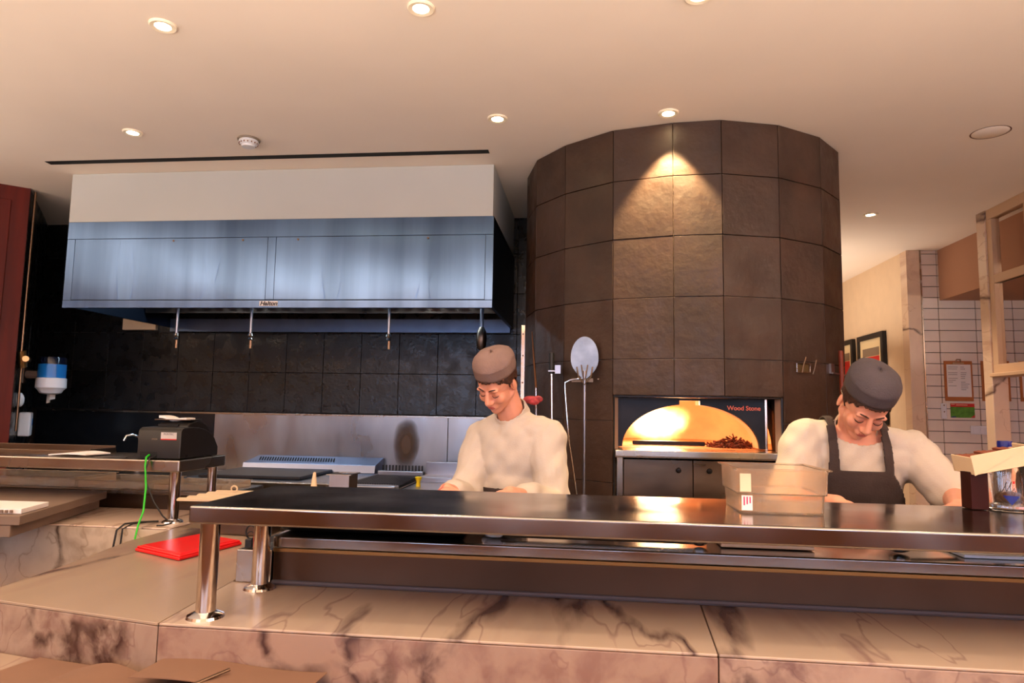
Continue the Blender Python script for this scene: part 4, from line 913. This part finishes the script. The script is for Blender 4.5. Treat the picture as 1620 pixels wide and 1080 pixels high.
Mt = Matrix.Translation((.905, 1.575, 1.4185)) @ Matrix.Rotation(R(-12), 4, 'Y') @ Matrix.Rotation(R(3), 4, 'X') @ Matrix.Rotation(R(2), 4, 'Z')
mb = MB(); x0, x1, y0, y1, z0, z1 = -.062, .070, -.052, .022, -.016, .024
mb.box(x0, x1, y0, y0 + .003, z0, z1, Mt).box(x0, x1, y1 - .003, y1, z0, z1 - .012, Mt).box(x0, x0 + .003, y0, y1, z0, z1 - .004, Mt).box(x1 - .003, x1, y0, y1, z0, z1 - .004, Mt).box(x0, x1, y0, y1, z0, z0 + .002, Mt)
mb.build('tray_walls', CREAMC, t, .001)
mb = MB()
for k in range(8): mb.box(-.055 + k * .013, -.045 + k * .013, -.045, .018, z0 + .003, z1 - .006 - .002 * (k % 3), Mt)
mb.build('card_inserts', mat('brown_inserts', (120, 60, 36), .8), t)
t.location = (.878, 1.682, 1.374); t.scale = (1.07, 1.07, 1.07)
t = thing('water_bottle', 'clear bottle with a navy blue cap behind the cream card tray', 'bottle', (.96, 1.74, 1.186))
bx, by = .968, 1.735
MB().lathe([(.0001, 1.186), (.033, 1.186), (.034, 1.20), (.034, 1.35), (.028, 1.385), (.015, 1.408), (.013, 1.425), (.0001, 1.426)], (bx, by, 0)).build('bottle_body', GLASS, t)
MB().lathe([(.0001, 1.447), (.0145, 1.447), (.0155, 1.443), (.0155, 1.427), (.0001, 1.426)], (bx, by, 0), 36).build('cap', NAVY, t)
MB().lathe([(.0162, 1.4235), (.0162, 1.420), (.0145, 1.418)], (bx, by, 0), 30).build('neck_ring', WHITEP, t)
t = thing('card_terminal', 'black upright device cut by the right edge of the picture', 'terminal', (1.08, 1.80, 1.186))
MB().box(1.060, 1.16, 1.79, 1.86, 1.187, 1.440).build('body', BLACK, t, .006)

# ================================================================== LEFT WALL FITTINGS
def lw(u, o, z): q = A + dv * u + nv * o; return Vector((q.x, q.y, z))
t = thing('towel_dispenser', 'blue and white centre-feed paper towel dispenser on the dark left wall', 'towel dispenser', lw(.2, 0, 1.6))
dc = (-3.80, 4.46)
Zd = 1.0
MB().lathe([(.0001, 1.815), (.082, 1.815), (.086, 1.80), (.086, 1.715)], (*dc, 0), 30).build('dark_top', mat('tinted_blue_dark', (14, 20, 40), .15), t)
MB().lathe([(.087, 1.765), (.0875, 1.74), (.0875, 1.668)], (*dc, 0), 30).build('blue_window', BLUEP, t)
MB().lathe([(.086, 1.670), (.094, 1.664), (.095, 1.600), (.080, 1.585), (.066, 1.562), (.040, 1.553), (.0001, 1.553)], (*dc, 0), 30).build('white_base', WHITEP, t)
MB().tube([Vector((*dc, 1.69)), lw(.34, .03, 1.69)], .03, 10).box(-.05, .05, -.01, .01, 1.63, 1.76, Matrix.Translation((*lw(.36, .005, 0)[:2], 0)) @ Matrix.Rotation(math.atan2(dv.y, dv.x), 4, 'Z')).build('wall_bracket', mat('grey_plastic', (120, 104, 96), .5), t)
mb = MB(); mb.sheet(lambda u, v: (dc[0] - .025 + .055 * u, dc[1] + .02 * math.sin(u * 7), 1.555 - .065 * v * (1 - .5 * u)), 8, 6, .001); mb.build('paper_tail', PAPER, t)
t = thing('soap_dispenser', 'white wall soap dispenser with a small blue label on the left wall', 'soap dispenser', lw(.48, 0, 1.33))
Ml = Matrix.Translation((*lw(.40, 0, 0)[:2], 0)) @ Matrix.Rotation(math.atan2(dv.y, dv.x), 4, 'Z')
MB().box(-.06, .06, -.075, .0, 1.255, 1.425, Ml).build('case', WHITEP, t, .012, seg=3)
MB().box(.02, .045, -.077, -.074, 1.33, 1.38, Ml).build('blue_label', BLUEP, t)
t = thing('light_switch', 'small white rounded switch on the left wall above the soap dispenser', 'switch', lw(.2, 0, 1.51))
MB().ball(lw(.20, .015, 1.51), (.03, .03, .05)).build('cover', WHITEP, t)
t = thing('gas_pipe', 'thin metal pipe with a valve running down the corner of the left wall', 'pipe', lw(.05, .03, 1.8))
MB().tube([lw(.06, .02, CEIL - .002), lw(.06, .02, 1.83)], .009, 12).tube([lw(.12, .02, 1.74), lw(.12, .02, 1.3)], .008, 12).build('pipe', COPPER, t)
MB().tube([lw(.06, .02, 1.84), lw(.09, .03, 1.73)], .028, 14).tube([lw(.03, .05, 1.785), lw(.16, .05, 1.785)], .020, 12).build('valve', BRASS, t)

# ================================================================== RIGHT BACKGROUND
def picture(y0, y1, z0, z1, label):
    t = thing('framed_picture', label, 'picture', (2.74, (y0 + y1) / 2, z0), group='framed prints on the right wall')
    w = .05
    MB().box(2.70, 2.738, y0, y1, z1 - w, z1).box(2.70, 2.738, y0, y1, z0, z0 + w).box(2.70, 2.738, y0, y0 + w, z0 + w, z1 - w).box(2.70, 2.738, y1 - w, y1, z0 + w, z1 - w).build('frame', BLACK, t, .003)
    MB().box(2.715, 2.737, y0 + w, y1 - w, z0 + w, z1 - w).build('print', CREAMI, t)
    MB().box(2.7135, 2.7155, y0 + w + .06, y1 - w - .06, z1 - w - .42, z1 - w - .17).build('red_block', REDI, t)
    MB().box(2.7135, 2.7155, y0 + w + .06, y1 - w - .06, z1 - w - .165, z1 - w - .085).build('grey_block', GREYI, t)
    MB().box(2.7135, 2.7155, y0 + w + .06, y1 - w - .06, z0 + w + .07, z1 - w - .43).build('pale_block', mat('pale_block', (236, 206, 160), .7), t)
picture(6.65, 7.26, 1.42, 2.29, 'black framed print with red and grey blocks, nearer of the two on the right wall')
picture(7.39, 8.00, 1.42, 2.29, 'black framed print with red and grey blocks, half hidden by the column')
TY = 6.199
def clipboard(x0, x1, z0, z1, label, paper=True):
    t = thing('clipboard', label, 'clipboard', ((x0 + x1) / 2, TY, z0), group='clipboards on the tiled wall')
    MB().box(x0, x1, TY - .008, TY - .002, z0, z1).build('board', CORK, t, .003)
    xm = (x0 + x1) / 2
    MB().box(xm - .045, xm + .045, TY - .016, TY - .008, z1 - .028, z1 - .012).tube([(xm - .02, TY - .014, z1 - .01), (xm - .014, TY - .02, z1 + .012), (xm + .014, TY - .02, z1 + .012), (xm + .02, TY - .014, z1 - .01)], .006, 8).build('clip', mat('tan_metal', (170, 140, 108), .4, .6), t, .002)
    if paper:
        MB().box(x0 + .02, x1 - .015, TY - .0095, TY - .008, z0 + .035, z1 - .03).build('sheet', PAPER, t)
        mb = MB(); rnd = random.Random(int(x0 * 1000))
        for k in range(13):
            z = z1 - .052 - k * .016
            if rnd.random() < .75: mb.box(x0 + .03, x0 + .03 + rnd.uniform(.03, .09), TY - .0102, TY - .0094, z - .0015, z + .0015)
            if rnd.random() < .8: mb.box(x0 + .13, x0 + .13 + rnd.uniform(.02, .07), TY - .0102, TY - .0094, z - .0015, z + .0015)
        mb.build('printed_lines', INK, t)
clipboard(3.005, 3.232, 1.637, 1.977, 'brown clipboard with a printed sheet, hanging above the green card')
clipboard(3.300, 3.527, 1.640, 1.980, 'brown clipboard partly hidden by the marble post', False)
clipboard(3.60, 3.83, 1.640, 1.980, 'brown clipboard with a sheet at the right edge, seen past the window frame')
clipboard(3.635, 3.86, 1.33, 1.615, 'lower brown clipboard without a sheet at the right edge', False)
t = thing('info_card', 'green card with a red header stuck on the white tiles', 'card', (3.14, TY, 1.49))
MB().box(3.045, 3.236, TY - .0035, TY - .001, 1.497, 1.617).build('card', GREENI, t)
MB().box(3.045, 3.236, TY - .0042, TY - .0034, 1.588, 1.617).build('red_header', REDI, t)
MB().box(3.09, 3.18, TY - .0048, TY - .0041, 1.602, 1.606).box(3.05, 3.08, TY - .0048, TY - .0041, 1.608, 1.611).build('header_lines', CREAMI, t)
MB().box(3.05, 3.085, TY - .0042, TY - .0034, 1.499, 1.507).build('blue_mark', NAVY, t)
MB().prism([(3.20, -1.499), (3.236, -1.499), (3.236, -1.522)][::-1], 0, .0008, Matrix(((1, 0, 0, 0), (0, 0, 1, TY - .0044), (0, -1, 0, 0), (0, 0, 0, 1)))).build('red_corner', REDI, t)
t = thing('wall_latch', 'small white plastic holder on the tiles left of the green card', 'holder', (2.99, TY, 1.48))
MB().box(2.968, 3.012, TY - .014, TY - .001, 1.485, 1.617).build('body', WHITEP, t, .006)
MB().ball((2.99, TY - .014, 1.60), (.006, .004, .006)).ball((2.99, TY - .014, 1.545), (.006, .004, .006)).build('screws', GREYI, t)
t = thing('socket_plate', 'white double socket plate on the tiles under the clipboards', 'socket', (3.26, TY, 1.36))
MB().box(3.195, 3.34, TY - .009, TY - .001, 1.360, 1.432).build('plate', WHITEP, t, .003)
MB().box(3.212, 3.262, TY - .0115, TY - .0085, 1.373, 1.420).box(3.272, 3.322, TY - .0115, TY - .0085, 1.373, 1.420).build('rocker', WHITEP, t, .002)
t = thing('curved_wall_lamp', 'thin curved arm lamp seen through the upper window pane', 'lamp', (3.0, 4.4, 2.7))
MB().tube([(2.995, 4.62, 2.56), (2.97, 4.62, 2.60), (2.955, 4.60, 2.66), (2.95, 4.55, 2.70), (2.95, 4.45, 2.72), (2.95, 4.36, 2.72)], .008, 10).ball((2.95, 4.35, 2.715), .016).build('arm', STEELD, t)

# ================================================================== PEOPLE
def hand(mb, wrist, fwd, palm_n, s=1., curl=.35, side=1):
    """adds palm, four bent fingers and a thumb; fwd = direction of the fingers, palm_n = way the palm faces, side=+1 thumb on +lat"""
    w = Vector(wrist); f = Vector(fwd).normalized(); n = Vector(palm_n); n = (n - f * n.dot(f)).normalized(); lat = f.cross(n) * side
    mb.capsule(w - f * .015, w + f * .03, .023 * s, .026 * s, flat=.72, up=n.cross(f)); 
    for k, (o, ln, r) in enumerate(((.030, .070, .0088), (.010, .078, .0092), (-.010, .073, .0088), (-.029, .058, .0078))):
        base = w + f * .078 * s + lat * o * s
        mb.capsule(w + f * .012 + lat * o * .6 * s, base, .014 * s, .0115 * s)
        d1 = (f + n * curl * .6 + lat * o * 1.2).normalized(); p1 = base + d1 * ln * .42 * s
        d2 = (f + n * curl * 1.6 + lat * o).normalized(); p2 = p1 + d2 * ln * .33 * s
        d3 = (f + n * curl * 2.6).normalized(); p3 = p2 + d3 * ln * .25 * s
        mb.capsule(base, p1, r * s, r * .95 * s, 10); mb.capsule(p1, p2, r * .95 * s, r * .88 * s, 10); mb.capsule(p2, p3, r * .88 * s, r * .75 * s, 10)
    t0 = w + f * .022 * s + lat * .022 * s; t1 = t0 + (f * .6 + lat * .8 + n * .3).normalized() * .034 * s; t2 = t1 + (f * .85 + lat * .35 + n * .4).normalized() * .028 * s; t3 = t2 + (f * .95 + lat * .1 + n * .5).normalized() * .022 * s
    mb.capsule(t0, t1, .014 * s, .0115 * s, 10); mb.capsule(t1, t2, .0112 * s, .010 * s, 10); mb.capsule(t2, t3, .010 * s, .0085 * s, 10)

def head_shapes(mb, H, s):
    """H: 4x4, face towards local -y, origin mid-head"""
    R3 = H.to_3x3()
    def b(c, r, rot=None):
        M = R3 @ (rot if rot is not None else Matrix.Identity(3)); mb.ball(H @ (Vector(c) * s), tuple(v * s for v in r), M, 24, 16)
    k_ = H.to_scale().x * s
    def cp(a, c, r0, r1): mb.capsule(H @ (Vector(a) * s), H @ (Vector(c) * s), r0 * k_, r1 * k_, 12)
    b((0, .012, .032), (.074, .094, .086)); b((0, -.022, -.036), (.059, .064, .076)); b((0, -.030, .03), (.062, .052, .06))
    b((0, -.064, -.098), (.022, .018, .017)); cp((-.050, .005, -.052), (-.014, -.058, -.094), .020, .016); cp((.050, .005, -.052), (.014, -.058, -.094), .020, .016)
    for q in (-1, 1):
        b((q * .037, -.058, -.030), (.024, .024, .026)); b((q * .028, -.0755, .022), (.026, .011, .009)); b((q * .031, -.066, -.001), (.017, .017, .014))
        b((q * .076, .014, -.012), (.008, .018, .030), Matrix.Rotation(q * .25, 3, 'Z')); b((q * .0115, -.094, -.034), (.0095, .011, .008))
    cp((0, -.080, .014), (0, -.105, -.026), .0085, .0115); b((0, -.104, -.031), (.0115, .012, .010)); b((0, -.078, -.062), (.026, .014, .022))
    b((0, -.088, -.059), (.021, .009, .0055)); b((0, -.087, -.068), (.018, .009, .0060))

def person(name, label, J, s, cap_m, apron, long_sleeve, loc):
    root = thing(name, label, 'person', loc)
    V3 = lambda k: Vector(J[k])
    H = J['H']
    f = Vector(J['f']).normalized(); l = Vector((0, 0, 1)).cross(f)      # l = the person's left
    def torso(mb, g=0.):
        nk, ch, wa, hp = V3('neck'), V3('chest'), V3('waist'), V3('hip')
        ax = lambda a, bb: (bb - a).normalized()
        def sect(c, hx, hy, hz, upv):
            z = upv.normalized(); x = (l - z * l.dot(z)).normalized(); y = z.cross(x); M = Matrix((x, y, z)).transposed(); mb.ball(c, (hx + g, hy + g, hz + g), M, 24, 14)
        sect(ch, .150 * s, .108 * s, .17 * s, nk - ch); sect(ch.lerp(wa, .5), .138 * s, .105 * s, .15 * s, ch - wa); sect(wa, .132 * s, .105 * s, .14 * s, ch - wa); sect(hp, .158 * s, .118 * s, .14 * s, wa - hp)
        sect(wa.lerp(hp, .5), .146 * s, .112 * s, .13 * s, wa - hp)
        for q in 'LR': mb.capsule(nk - Vector((0, 0, .03)), V3('sh' + q), .052 * s + g, .056 * s + g); mb.capsule(ch.lerp(nk, .35), V3('sh' + q) - Vector((0, 0, .03)), .085 * s + g, .060 * s + g)
    def arm(mb, q, g=0., to=1.):
        a, e, w = V3('sh' + q), V3('el' + q), V3('wr' + q)
        mb.capsule(a, e, .052 * s + g, .040 * s + g)
        if to > 0: mb.capsule(e, e.lerp(w, to), .040 * s + g, (.040 - .014 * to) * s + g)
    def legs(mb, g=0., top=True):
        for q in 'LR':
            sgn = 1 if q == 'L' else -1; hp = V3('hip') + l * .085 * sgn * s; kn = hp.copy(); kn.z = .50; an = hp.copy() + f * -.02; an.z = .10
            kn += f * .02
            mb.capsule(hp, kn, .088 * s + g, .058 * s + g); mb.capsule(kn, an, .056 * s + g, .040 * s + g)
    mb = MB(); head_shapes(mb, H, s)
    nb = H @ Vector((0, .028, -.065)) ; mb.capsule(nb, V3('neck') + Vector((0, 0, -.02)), .050 * s, .056 * s)
    torso(mb); legs(mb)
    for q in 'LR':
        arm(mb, q); hand(mb, J['wr' + q], J['hf' + q], J['hn' + q], s, J.get('curl', .35), 1 if q == 'R' else -1)
        sgn = 1 if q == 'L' else -1
        an = V3('hip') + l * .085 * sgn * s; mb.capsule((an.x - f.x * .02, an.y - f.y * .02, .06), (an.x + f.x * .13, an.y + f.y * .13, .04), .038, .032)
    me = fuse(mb, .0034, 4, .5)
    me.materials.append(SKIN); me.materials.append(LIPS)
    # lips tinted
    co_ = coords(me); Hi = np.array(H.inverted()); lc = (co_ @ Hi[:3, :3].T + Hi[:3, 3]) / s
    isl = (np.abs(lc[:, 0]) < .0235 - np.abs(lc[:, 2] + .0635) * 1.1) & (np.abs(lc[:, 2] + .0638) < .0095) & (lc[:, 1] < -.083)
    for p in me.polygons:
        if all(isl[v] for v in p.vertices): p.material_index = 1
    o = bpy.data.objects.new('body', me); COL.objects.link(o); o.parent = root; me.transform(world_of(root).inverted())
    me.polygons.foreach_set('use_smooth', [True] * len(me.polygons))
    # ---- clothing
    def cloth(name, mbx, m, voxel=.006, wr=.004, seed=0., keep=None, sm=3, thick=.0):
        me = fuse(mbx, voxel, sm)
        c = coords(me); me.calc_loop_triangles() if False else None
        nn = np.array([v.normal for v in me.vertices]) if hasattr(me.vertices[0], 'normal') else None
        if wr:
            k = np.sin(c[:, 0] * 37 + c[:, 2] * 23 + 2 * np.sin(c[:, 1] * 19 + seed) + seed) * .45 + np.sin(c[:, 2] * 61 + 3 * np.sin(c[:, 0] * 23 + seed)) * .3 + np.sin((c[:, 0] - c[:, 2]) * 83 + np.sin(c[:, 1] * 41)) * .25
            c = c + nn * (wr * k)[:, None]; setco(me, c)
        if keep is not None:
            bm = bmesh.new(); bm.from_mesh(me); bm.verts.ensure_lookup_table()
            kk = keep(coords(me)); bmesh.ops.delete(bm, geom=[v for v, q in zip(bm.verts, kk) if not q], context='VERTS')
            bmesh.ops.smooth_vert(bm, verts=[v for v in bm.verts if v.is_boundary], factor=.5, use_axis_x=True, use_axis_y=True, use_axis_z=True)
            bm.to_mesh(me); bm.free()
        o = finish(name, me, m, root, 0, 80)
        if thick: sd = o.modifiers.new('thickness', 'SOLIDIFY'); sd.thickness = thick; sd.offset = 1
        return o
    nk = V3('neck'); hd_ = H.translation
    ndir = (hd_ - nk).normalized()
    mb = MB(); torso(mb, .012)
    for q in 'LR': arm(mb, q, .018 if long_sleeve else .020, .62 if long_sleeve else 0)
    mb.capsule(nk + Vector((0, 0, -.04)), nk + ndir * .012, .070 * s, .064 * s)
    cz = V3('waist').z
    cuts = [(V3('wr' + q), (V3('el' + q) - V3('wr' + q)).normalized(), (V3('el' + q) - V3('wr' + q)).length * (.42 if long_sleeve else .93)) for q in 'LR']
    def keepj(c):
        k = np.ones(len(c), bool)
        for w_, d_, L_ in cuts:
            v = c - np.array(w_); a = v @ np.array(d_); rad = np.linalg.norm(v - a[:, None] * np.array(d_), axis=1)
            pass
        top = np.array(nk + ndir * .035); v = c - np.array(top); a = v @ np.array(ndir); rad = np.linalg.norm(v - a[:, None] * np.array(ndir), axis=1); k &= ~((a > 0.) & (rad < .085))
        k &= c[:, 2] > V3('hip').z - .10
        return k
    cloth('jacket', mb, JACKET, .006, .0065, J['seed'], keepj, 3, .003)
    # stand-up collar
    t0 = nk + ndir * -.002; zc = ndir; xc = (l - zc * l.dot(zc)).normalized(); yc = zc.cross(xc); Mc = Matrix((xc, yc, zc)).transposed()
    mb = MB(); Vv = []; Ff = []; NS = 36
    for j, (rr_, hh) in enumerate(((.070, 0), (.068, .018), (.067, .034), (.063, .034), (.064, .0))):
        for i in range(NS):
            a = 2 * PI * i / NS; dip = .014 * max(0, -math.cos(a + PI / 2 + PI) ) if False else 0
            gapk = .02 * math.exp(-((a - 3 * PI / 2) / .35) ** 2)
            Vv.append(t0 + Mc @ Vector((rr_ * s * math.cos(a), rr_ * s * math.sin(a) * 1.02, hh - gapk * (hh > 0))))
    for j in range(4):
        for i in range(NS): a, b2 = j * NS + i, j * NS + (i + 1) % NS; Ff.append((a, b2, b2 + NS, a + NS))
    mb._add(Vv, Ff).build('collar', JACKET, root, 0, 60)
    mb = MB(); legs(mb, .018)
    hp = V3('hip'); mb.ball(hp, (.165 * s, .13 * s, .13 * s), Matrix((l, -f, Vector((0, 0, 1)))).transposed())
    cloth('trousers', mb, TROUS, .008, .003, 1., lambda c: (c[:, 2] > .075), 3, .002)
    for q in 'LR':
        sgn = 1 if q == 'L' else -1; an = V3('hip') + l * .085 * sgn * s
        mb = MB(); mb.capsule((an.x - f.x * .035, an.y - f.y * .035, .047), (an.x + f.x * .15, an.y + f.y * .15, .044), .045, .042).capsule((an.x - f.x * .03, an.y - f.y * .03, .05), (an.x - f.x * .03, an.y - f.y * .03, .10), .044, .040)
        me = fuse(mb, .006, 2); c = coords(me); c[:, 2] = np.maximum(c[:, 2], .002); setco(me, c); finish('shoe', me, BLACK, root, 0, 60)
    # apron
    def apron_keep(bibtop, hw):
        ch = V3('chest'); wa = V3('waist')
        def kf(c):
            r = c - np.array(ch); u = r @ np.array(l); fr_ = (c - np.array(wa)) @ np.array(f)
            z = c[:, 2]
            front = fr_ > -.02 + np.where(z > wa.z + .05, .045, 0)
            kb = front & (z < bibtop) & (np.abs(u) < hw + np.maximum(0, (bibtop - z)) * .55) & (z > V3('hip').z - .45)
            ks = J['bib'] & (np.abs(np.abs(u - J.get('strap_off', 0)) - J['strap']) < .017) & (z >= bibtop - .01) & (z < nk.z + .10) & ((c - np.array(nk)) @ np.array(f) > -.06)
            return kb | ks
        return kf
    mb = MB(); torso(mb, .026)
    for q in 'LR': legs_l = 0
    hp = V3('hip')
    mb.capsule(hp + f * .02, hp + f * .03 + Vector((0, 0, -.42)), .15 * s, .17 * s, 20)
    cloth('apron', mb, APRON, .006, .002, 2., apron_keep(apron, .095 * s), 3, .003)
    # hair: shell at back of head down to nape + sideburns
    mb = MB(); R3 = H.to_3x3()
    mb.ball(H @ (Vector((0, .018, .026)) * s), (.081 * s, .096 * s, .088 * s), R3, 32, 20); mb.ball(H @ (Vector((0, .055, -.045)) * s), (.058 * s, .045 * s, .050 * s), R3)
    mb.ball(H @ (Vector((0, -.040, .045)) * s), (.062 * s, .052 * s, .045 * s), R3)
    Hi3 = np.array(H.inverted())
    def keeph(c):
        q = (c @ Hi3[:3, :3].T + Hi3[:3, 3]) / s; x, y, z = q.T
        face = (y < -.02) & (z < .060 - 1.2 * np.abs(x) * 0 - .0 - np.maximum(0, np.abs(x) - .045) * 1.6)
        side = (y < .045) & (z < -.012 + (np.abs(y - .0) > .02) * 0) & (np.abs(x) > .04)
        ear = ((y - .014) ** 2 + (z + .012) ** 2 < .028 ** 2) & (np.abs(x) > .05)
        return ~(face | side | ear)
    me = fuse(mb, .004, 2)
    c = coords(me); nn = np.array([v.normal for v in me.vertices]); q = (c @ Hi3[:3, :3].T + Hi3[:3, 3])
    c = c + nn * (.0016 * np.sin(q[:, 0] * 420 + 6 * np.sin(q[:, 2] * 40)))[:, None]; setco(me, c)
    bm = bmesh.new(); bm.from_mesh(me); kk = keeph(coords(me)); bm.verts.ensure_lookup_table()
    bmesh.ops.delete(bm, geom=[v for v, k2 in zip(bm.verts, kk) if not k2], context='VERTS'); bm.to_mesh(me); bm.free()
    o = finish('hair', me, HAIRM, root, 0, 80); sd = o.modifiers.new('thickness', 'SOLIDIFY'); sd.thickness = .003; sd.offset = -1
    # eyebrows and lashes
    mb = MB()
    for q in (-1, 1):
        mb.tube([H @ (Vector(p) * s) for p in ((q * .012, -.0870, .024), (q * .024, -.0865, .030), (q * .038, -.079, .029), (q * .048, -.069, .022))], [.0018 * s, .0028 * s, .0024 * s, .0010 * s], 6)
    mb.build('eyebrows', HAIRM, root)
    mb = MB()
    for q in (-1, 1):
        mb.tube([H @ (Vector(p) * s) for p in ((q * .016, -.0790, -.005), (q * .024, -.0838, -.0085), (q * .033, -.0842, -.0090), (q * .042, -.0795, -.0065), (q * .0465, -.0735, -.003))], [.0008 * s, .0013 * s, .0015 * s, .0012 * s, .0006 * s], 6)
    mb.build('eyelashes', DGAP, root)
    # cap
    CM = H @ Matrix.Translation(Vector((0, .020, .066)) * s) @ Matrix.Rotation(R(J.get('captilt', 8)), 4, 'X')
    mb = MB(); NS = 48
    lev = [(1.0, -.012), (1.012, .0), (1.015, .020), (1.012, .033), (1.015, .034), (.97, .044), (.87, .059), (.70, .072), (.46, .080), (.2, .084), (.0001, .085)]
    Vv = []; Ff = []
    for rr_, zz in lev:
        for i in range(NS):
            a = 2 * PI * i / NS; wob = 1 + (.012 * math.sin(7 * a + 1) * (zz > .04) + .008 * math.sin(13 * a) * (zz > .04))
            Vv.append(CM @ Vector((rr_ * .0845 * s * math.cos(a) * wob, rr_ * .104 * s * math.sin(a) * wob, zz * s + .004 * math.sin(2 * a + J['seed']) * (zz > .04))))
    for j in range(len(lev) - 1):
        for i in range(NS): a, b2 = j * NS + i, j * NS + (i + 1) % NS; Ff.append((a, b2, b2 + NS, a + NS))
    mb._add(Vv, Ff); o = mb.build('cap', cap_m, root, 0, 60); sd = o.modifiers.new('thickness', 'SOLIDIFY'); sd.thickness = .004; sd.offset = -1
    # jacket buttons
    return root

def headM(p, yaw, pitch, roll, k=.92):
    return Matrix.Translation(p) @ Matrix.Rotation(yaw, 4, 'Z') @ Matrix.Rotation(pitch, 4, 'X') @ Matrix.Rotation(roll, 4, 'Y') @ Matrix.Diagonal((k, k, k, 1))
# woman at the left: turned to picture left, head bowed
J1 = dict(bib=False, H=headM((-.316, 2.33, 1.592), R(-27), R(42), R(8), .90), f=(-.40, -.92, 0), seed=.7, strap=.085, captilt=-6,
          neck=(-.268, 2.43, 1.478), chest=(-.262, 2.455, 1.33), waist=(-.262, 2.46, 1.13), hip=(-.255, 2.475, .93),
          shL=(-.145, 2.395, 1.408), shR=(-.385, 2.50, 1.398), elL=(-.115, 2.30, 1.19), elR=(-.425, 2.37, 1.19), wrL=(-.235, 2.06, 1.25), wrR=(-.435, 2.10, 1.25),
          hfL=(-.75, -.6, -.12), hfR=(.1, -.9, -.12), hnL=(0, -.2, -1), hnR=(.2, -.1, -1))
w1 = person('person', 'woman in a white chef jacket and brownish cap, head bowed, left of the oven', J1, .90, CAPB, 1.235, True, (-.26, 2.47, 0))
MB().ball((-.212, 2.50, 1.537), (.030, .022, .015)).ball((-.186, 2.50, 1.540), (.018, .016, .013)).ball((-.200, 2.49, 1.530), (.020, .016, .012)).build('red_hair_tie', SCARF, w1, 0, 60)
J2 = dict(bib=True, H=headM((.885, 2.33, 1.538), R(-8), R(50), R(13), .92), f=(-.10, -1, 0), seed=2.9, strap=.082, captilt=-8,
          neck=(.895, 2.455, 1.445), chest=(.89, 2.47, 1.305), waist=(.90, 2.53, 1.11), hip=(.92, 2.60, .93),
          shL=(1.065, 2.44, 1.385), shR=(.735, 2.455, 1.415), elL=(1.150, 2.33, 1.245), elR=(.635, 2.34, 1.22), wrL=(1.02, 2.06, 1.25), wrR=(.70, 2.06, 1.25),
          hfL=(-.6, -.5, -.12), hfR=(.5, -.6, -.12), hnL=(0, -.2, -1), hnR=(0, -.2, -1))
w2 = person('person', 'chef in a white short-sleeved jacket, dark apron and charcoal cap, bending forward at the right', J2, 1.0, CAPG, 1.325, False, (.90, 2.60, 0))
